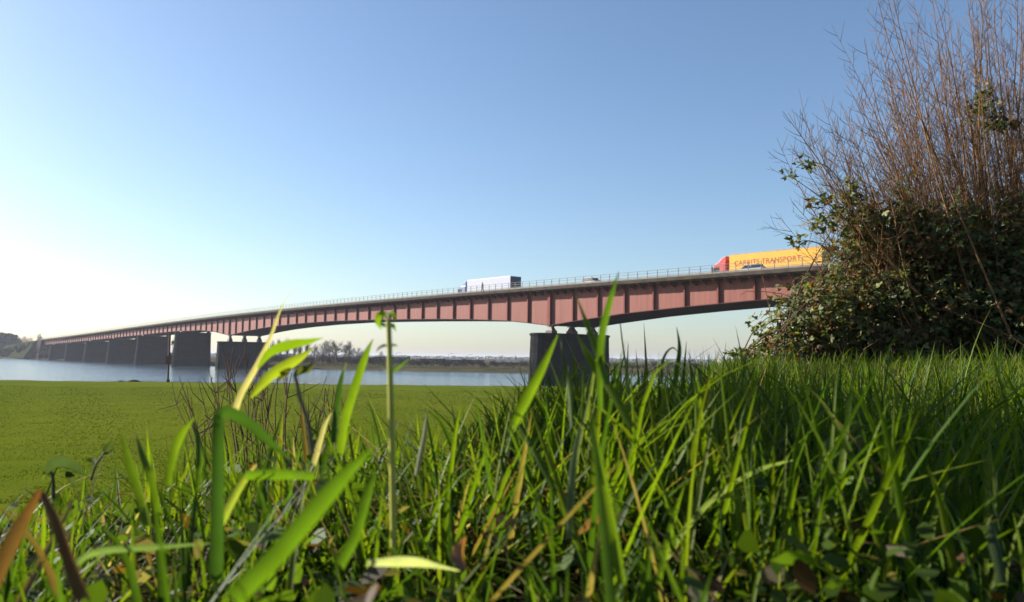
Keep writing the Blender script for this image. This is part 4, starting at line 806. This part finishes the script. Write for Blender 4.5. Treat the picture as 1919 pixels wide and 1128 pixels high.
# leafy weed with two wide leaves
def weed(name, stem, Y, wpx, scol, leaves, label):
    P = [at(x, y, Y) for x, y in stem]; root = empty(name, P[0]); B0 = P[0]
    me = MB().tube([p-B0 for p in P], np.linspace(wpx, wpx*0.75, len(P))*Y/F_PX/2, 8); sm = mat(name+'_stem', scol, tuple(v*0.8 for v in scol), 40, 0.6); me.build('stem', sm, root, smooth=True)
    for pts, w, col in leaves:
        o = hero('leaf', pts, Y, w, col, None, taper=(0.2, 0.85, 1.0, 0.8, 0.5, 0.03), yvar=0.03); o.parent = root; o.location = Vector(o.location)-Vector(B0)
    return tag(root, label, 'weed')
weed('weed_stalk', [(738, 1025), (736, 900), (733, 780), (731, 690), (728, 598)], 0.52, 13, (0.50, 0.48, 0.06), [([(728, 600), (718, 592), (712, 604), (716, 618)], 16, LIME), ([(728, 600), (732, 590), (740, 592), (739, 604)], 12, MID), ([(729, 612), (720, 606), (708, 600)], 10, LIME), ([(729, 606), (738, 612), (742, 622)], 9, LIME), ([(728, 600), (724, 590), (722, 582)], 8, MID), ([(728, 600), (735, 588), (738, 580)], 8, LIME), ([(730, 652), (722, 648), (712, 652), (704, 660)], 7, DARK), ([(730, 652), (738, 647), (746, 649)], 7, DARK), ([(732, 700), (720, 690), (712, 676)], 6, MID), ([(733, 700), (746, 690), (768, 672)], 8, MID)], 'yellow-green weed stalk with a leafy knob on top, in front of the river')
weed('wilted_weed', [(585, 850), (578, 795), (562, 745), (552, 700)], 0.55, 9, (0.16, 0.13, 0.05), [([(484, 690), (510, 664), (545, 652), (580, 643), (606, 633)], 22, LIME), ([(470, 745), (505, 706), (540, 684), (566, 668), (588, 652)], 27, (0.18, 0.22, 0.02)), ([(552, 700), (566, 694), (580, 690), (588, 676)], 20, (0.06, 0.065, 0.015)), ([(545, 690), (530, 706), (522, 715)], 16, (0.10, 0.10, 0.02))], 'wilting weed with two wide lime leaves and a brown stem')
weed('dark_leaf_weed', [(100, 935), (100, 905), (98, 885)], 0.75, 7, (0.07, 0.06, 0.03), [([(86, 886), (108, 872), (135, 878), (165, 894)], 26, (0.035, 0.055, 0.03)), ([(125, 884), (135, 900), (146, 918)], 16, (0.035, 0.05, 0.025)), ([(98, 886), (84, 888), (78, 900)], 12, (0.10, 0.14, 0.02))], 'low weed with drooping dark leaves at the left before the meadow')
weed('small_weed', [(170, 900), (180, 870), (196, 848)], 0.8, 5, (0.08, 0.07, 0.03), [([(196, 850), (204, 838), (216, 824)], 14, (0.04, 0.06, 0.02)), ([(194, 852), (206, 850), (214, 836)], 10, (0.05, 0.06, 0.02)), ([(180, 872), (168, 866), (156, 874)], 12, (0.08, 0.12, 0.02))], 'small dark weed sprig just right of the drooping leaves')
weed('round_leaf_weed', [(1432, 1030), (1430, 985), (1428, 955)], 0.62, 6, (0.10, 0.16, 0.03), [([(1430, 960), (1418, 950), (1410, 958), (1415, 970)], 22, MID), ([(1430, 958), (1432, 944), (1442, 942), (1446, 952)], 22, MID), ([(1430, 962), (1440, 968), (1448, 975)], 18, LIME)], 'small round-leaved weed in the dark grass right of centre')
# fallen leaf
hero('fallen_leaf', [(870, 1068), (864, 1045), (866, 1025), (874, 1005)], 0.42, 30, (0.26, 0.115, 0.055), 'curled orange-brown fallen leaf at the bottom centre', 'leaf', taper=(0.3, 1, 0.9, 0.1))
hero('fallen_leaf', [(1085, 1000), (1105, 985), (1125, 970), (1140, 950)], 0.55, 20, (0.10, 0.055, 0.03), 'brown dead leaf left of the long lime blade', 'leaf', taper=(0.3, 1, 0.9, 0.1))
# ------------------------------------------------------------------ low leaves and litter in the turf
def litter():
    r = np.random.default_rng(9); n = 15000; Y = 0.3+2.9*r.random(n); X = (r.random(n)*2-1)*(0.7*Y+0.2); k = Y < edge(X)+0.3; X, Y = X[k], Y[k]; n = len(X)
    clump = np.clip(0.5+0.5*np.sin(X*17+2*np.sin(Y*9))*np.sin(Y*15+X*5), 0, 1); C = np.stack([X, Y, ground(X, Y)+0.004+(0.015+0.075*clump)*r.random(n)**1.3], 1); nr = r.normal(0, 0.75, (n, 3))+np.array([0, 0, 1.0]); nr /= np.linalg.norm(nr, axis=1)[:, None]; d = np.cross(nr, r.normal(size=(n, 3))); d /= np.linalg.norm(d, axis=1)[:, None]; s = np.cross(nr, d)
    L = 0.0045+0.0095*r.random(n)**1.5; shp = [(-1, 0, 0), (-0.4, 0.55, 0.15), (0.4, 0.5, 0.15), (1, 0, 0.1), (0.4, -0.5, 0.15), (-0.4, -0.55, 0.15)]
    V = np.stack([C+L[:, None]*(u*d+v*s+w*nr) for u, v, w in shp], 1).reshape(-1, 3); kind = r.random(n)[:, None]
    left = (X < 0.15)[:, None]; pr_ = np.where(left, 0.68, 0.86); col = np.where(kind < pr_, np.array([0.075, 0.125, 0.014]), np.where(kind < pr_+0.5*(1-pr_), np.array([0.10, 0.052, 0.02]), np.array([0.17, 0.14, 0.09])))*(0.5+0.9*r.random((n, 1)))
    Fq = np.arange(n*6).reshape(-1, 6); T = np.repeat(np.concatenate([col, np.ones((n, 1))], 1), 6, axis=0)
    tag(link('leaf_litter', mesh('leaf_litter', V, Fq, M['turf'], False, T)), 'small green and rusty leaves lying in the turf', 'litter', kind='stuff')
litter()
def meadow_tufts():
    r = np.random.default_rng(31); n = 70000; Y = 20+70*r.random(n)**1.6; X = (-0.72+0.80*r.random(n))*Y; Z = ground(X, Y)-0.005; P = np.stack([X, Y, Z], 1)
    m2 = 5000; Xs = r.uniform(-75, 45, m2); Ys = near_shore(Xs)-0.5-1.6*r.random(m2)**2; P = np.concatenate([P, np.stack([Xs, Ys, ground(Xs, Ys)-0.01], 1)]); Z = np.concatenate([Z, np.zeros(m2)]); n = len(P)
    ok = Z < 0.7; P = P[ok]; n = len(P); sz = (0.014+0.026*r.random(n))*(1+P[:, 1]/70); az = r.random(n)*6.283; Vs = []
    for k in range(3):
        a = az+k*2.1; o = np.stack([np.cos(a), np.sin(a), np.zeros(n)], 1); sd = np.stack([-np.sin(a), np.cos(a), np.zeros(n)], 1)
        Vs.append(np.stack([P+sd*sz[:, None]*0.35, P-sd*sz[:, None]*0.35, P+o*sz[:, None]*0.8+np.array([0, 0, 1])*sz[:, None]*0.8], 1))
    V = np.concatenate(Vs, 0).reshape(-1, 3); Fq = np.arange(len(V)).reshape(-1, 3); c = np.array([0.112, 0.150, 0.010])*(0.55+0.8*r.random((n, 1))); c = np.concatenate([c, np.ones((n, 1))], 1)
    tag(link('meadow_grass', mesh('meadow_grass', V, Fq, M['sward'], False, np.repeat(np.concatenate([c]*3), 3, axis=0))), 'short mown grass of the flat meadow before the river', 'grass', kind='stuff')
meadow_tufts()
# ------------------------------------------------------------------ haze
hz = MB().box(-6200, 6200, -400, 6700, -3.2, 24).build('haze', None); tag(hz, 'thin pale haze over the river plain', kind='stuff')
hm = bpy.data.materials.new('haze'); hm.use_nodes = True; t = hm.node_tree; t.nodes.clear(); ou = t.nodes.new('ShaderNodeOutputMaterial'); pv = t.nodes.new('ShaderNodeVolumePrincipled')
pv.inputs['Color'].default_value = (0.62, 0.66, 0.77, 1); pv.inputs['Density'].default_value = HAZE_DENSITY; pv.inputs['Anisotropy'].default_value = 0.15
t.links.new(pv.outputs[0], ou.inputs['Volume']); hz.data.materials.append(hm)
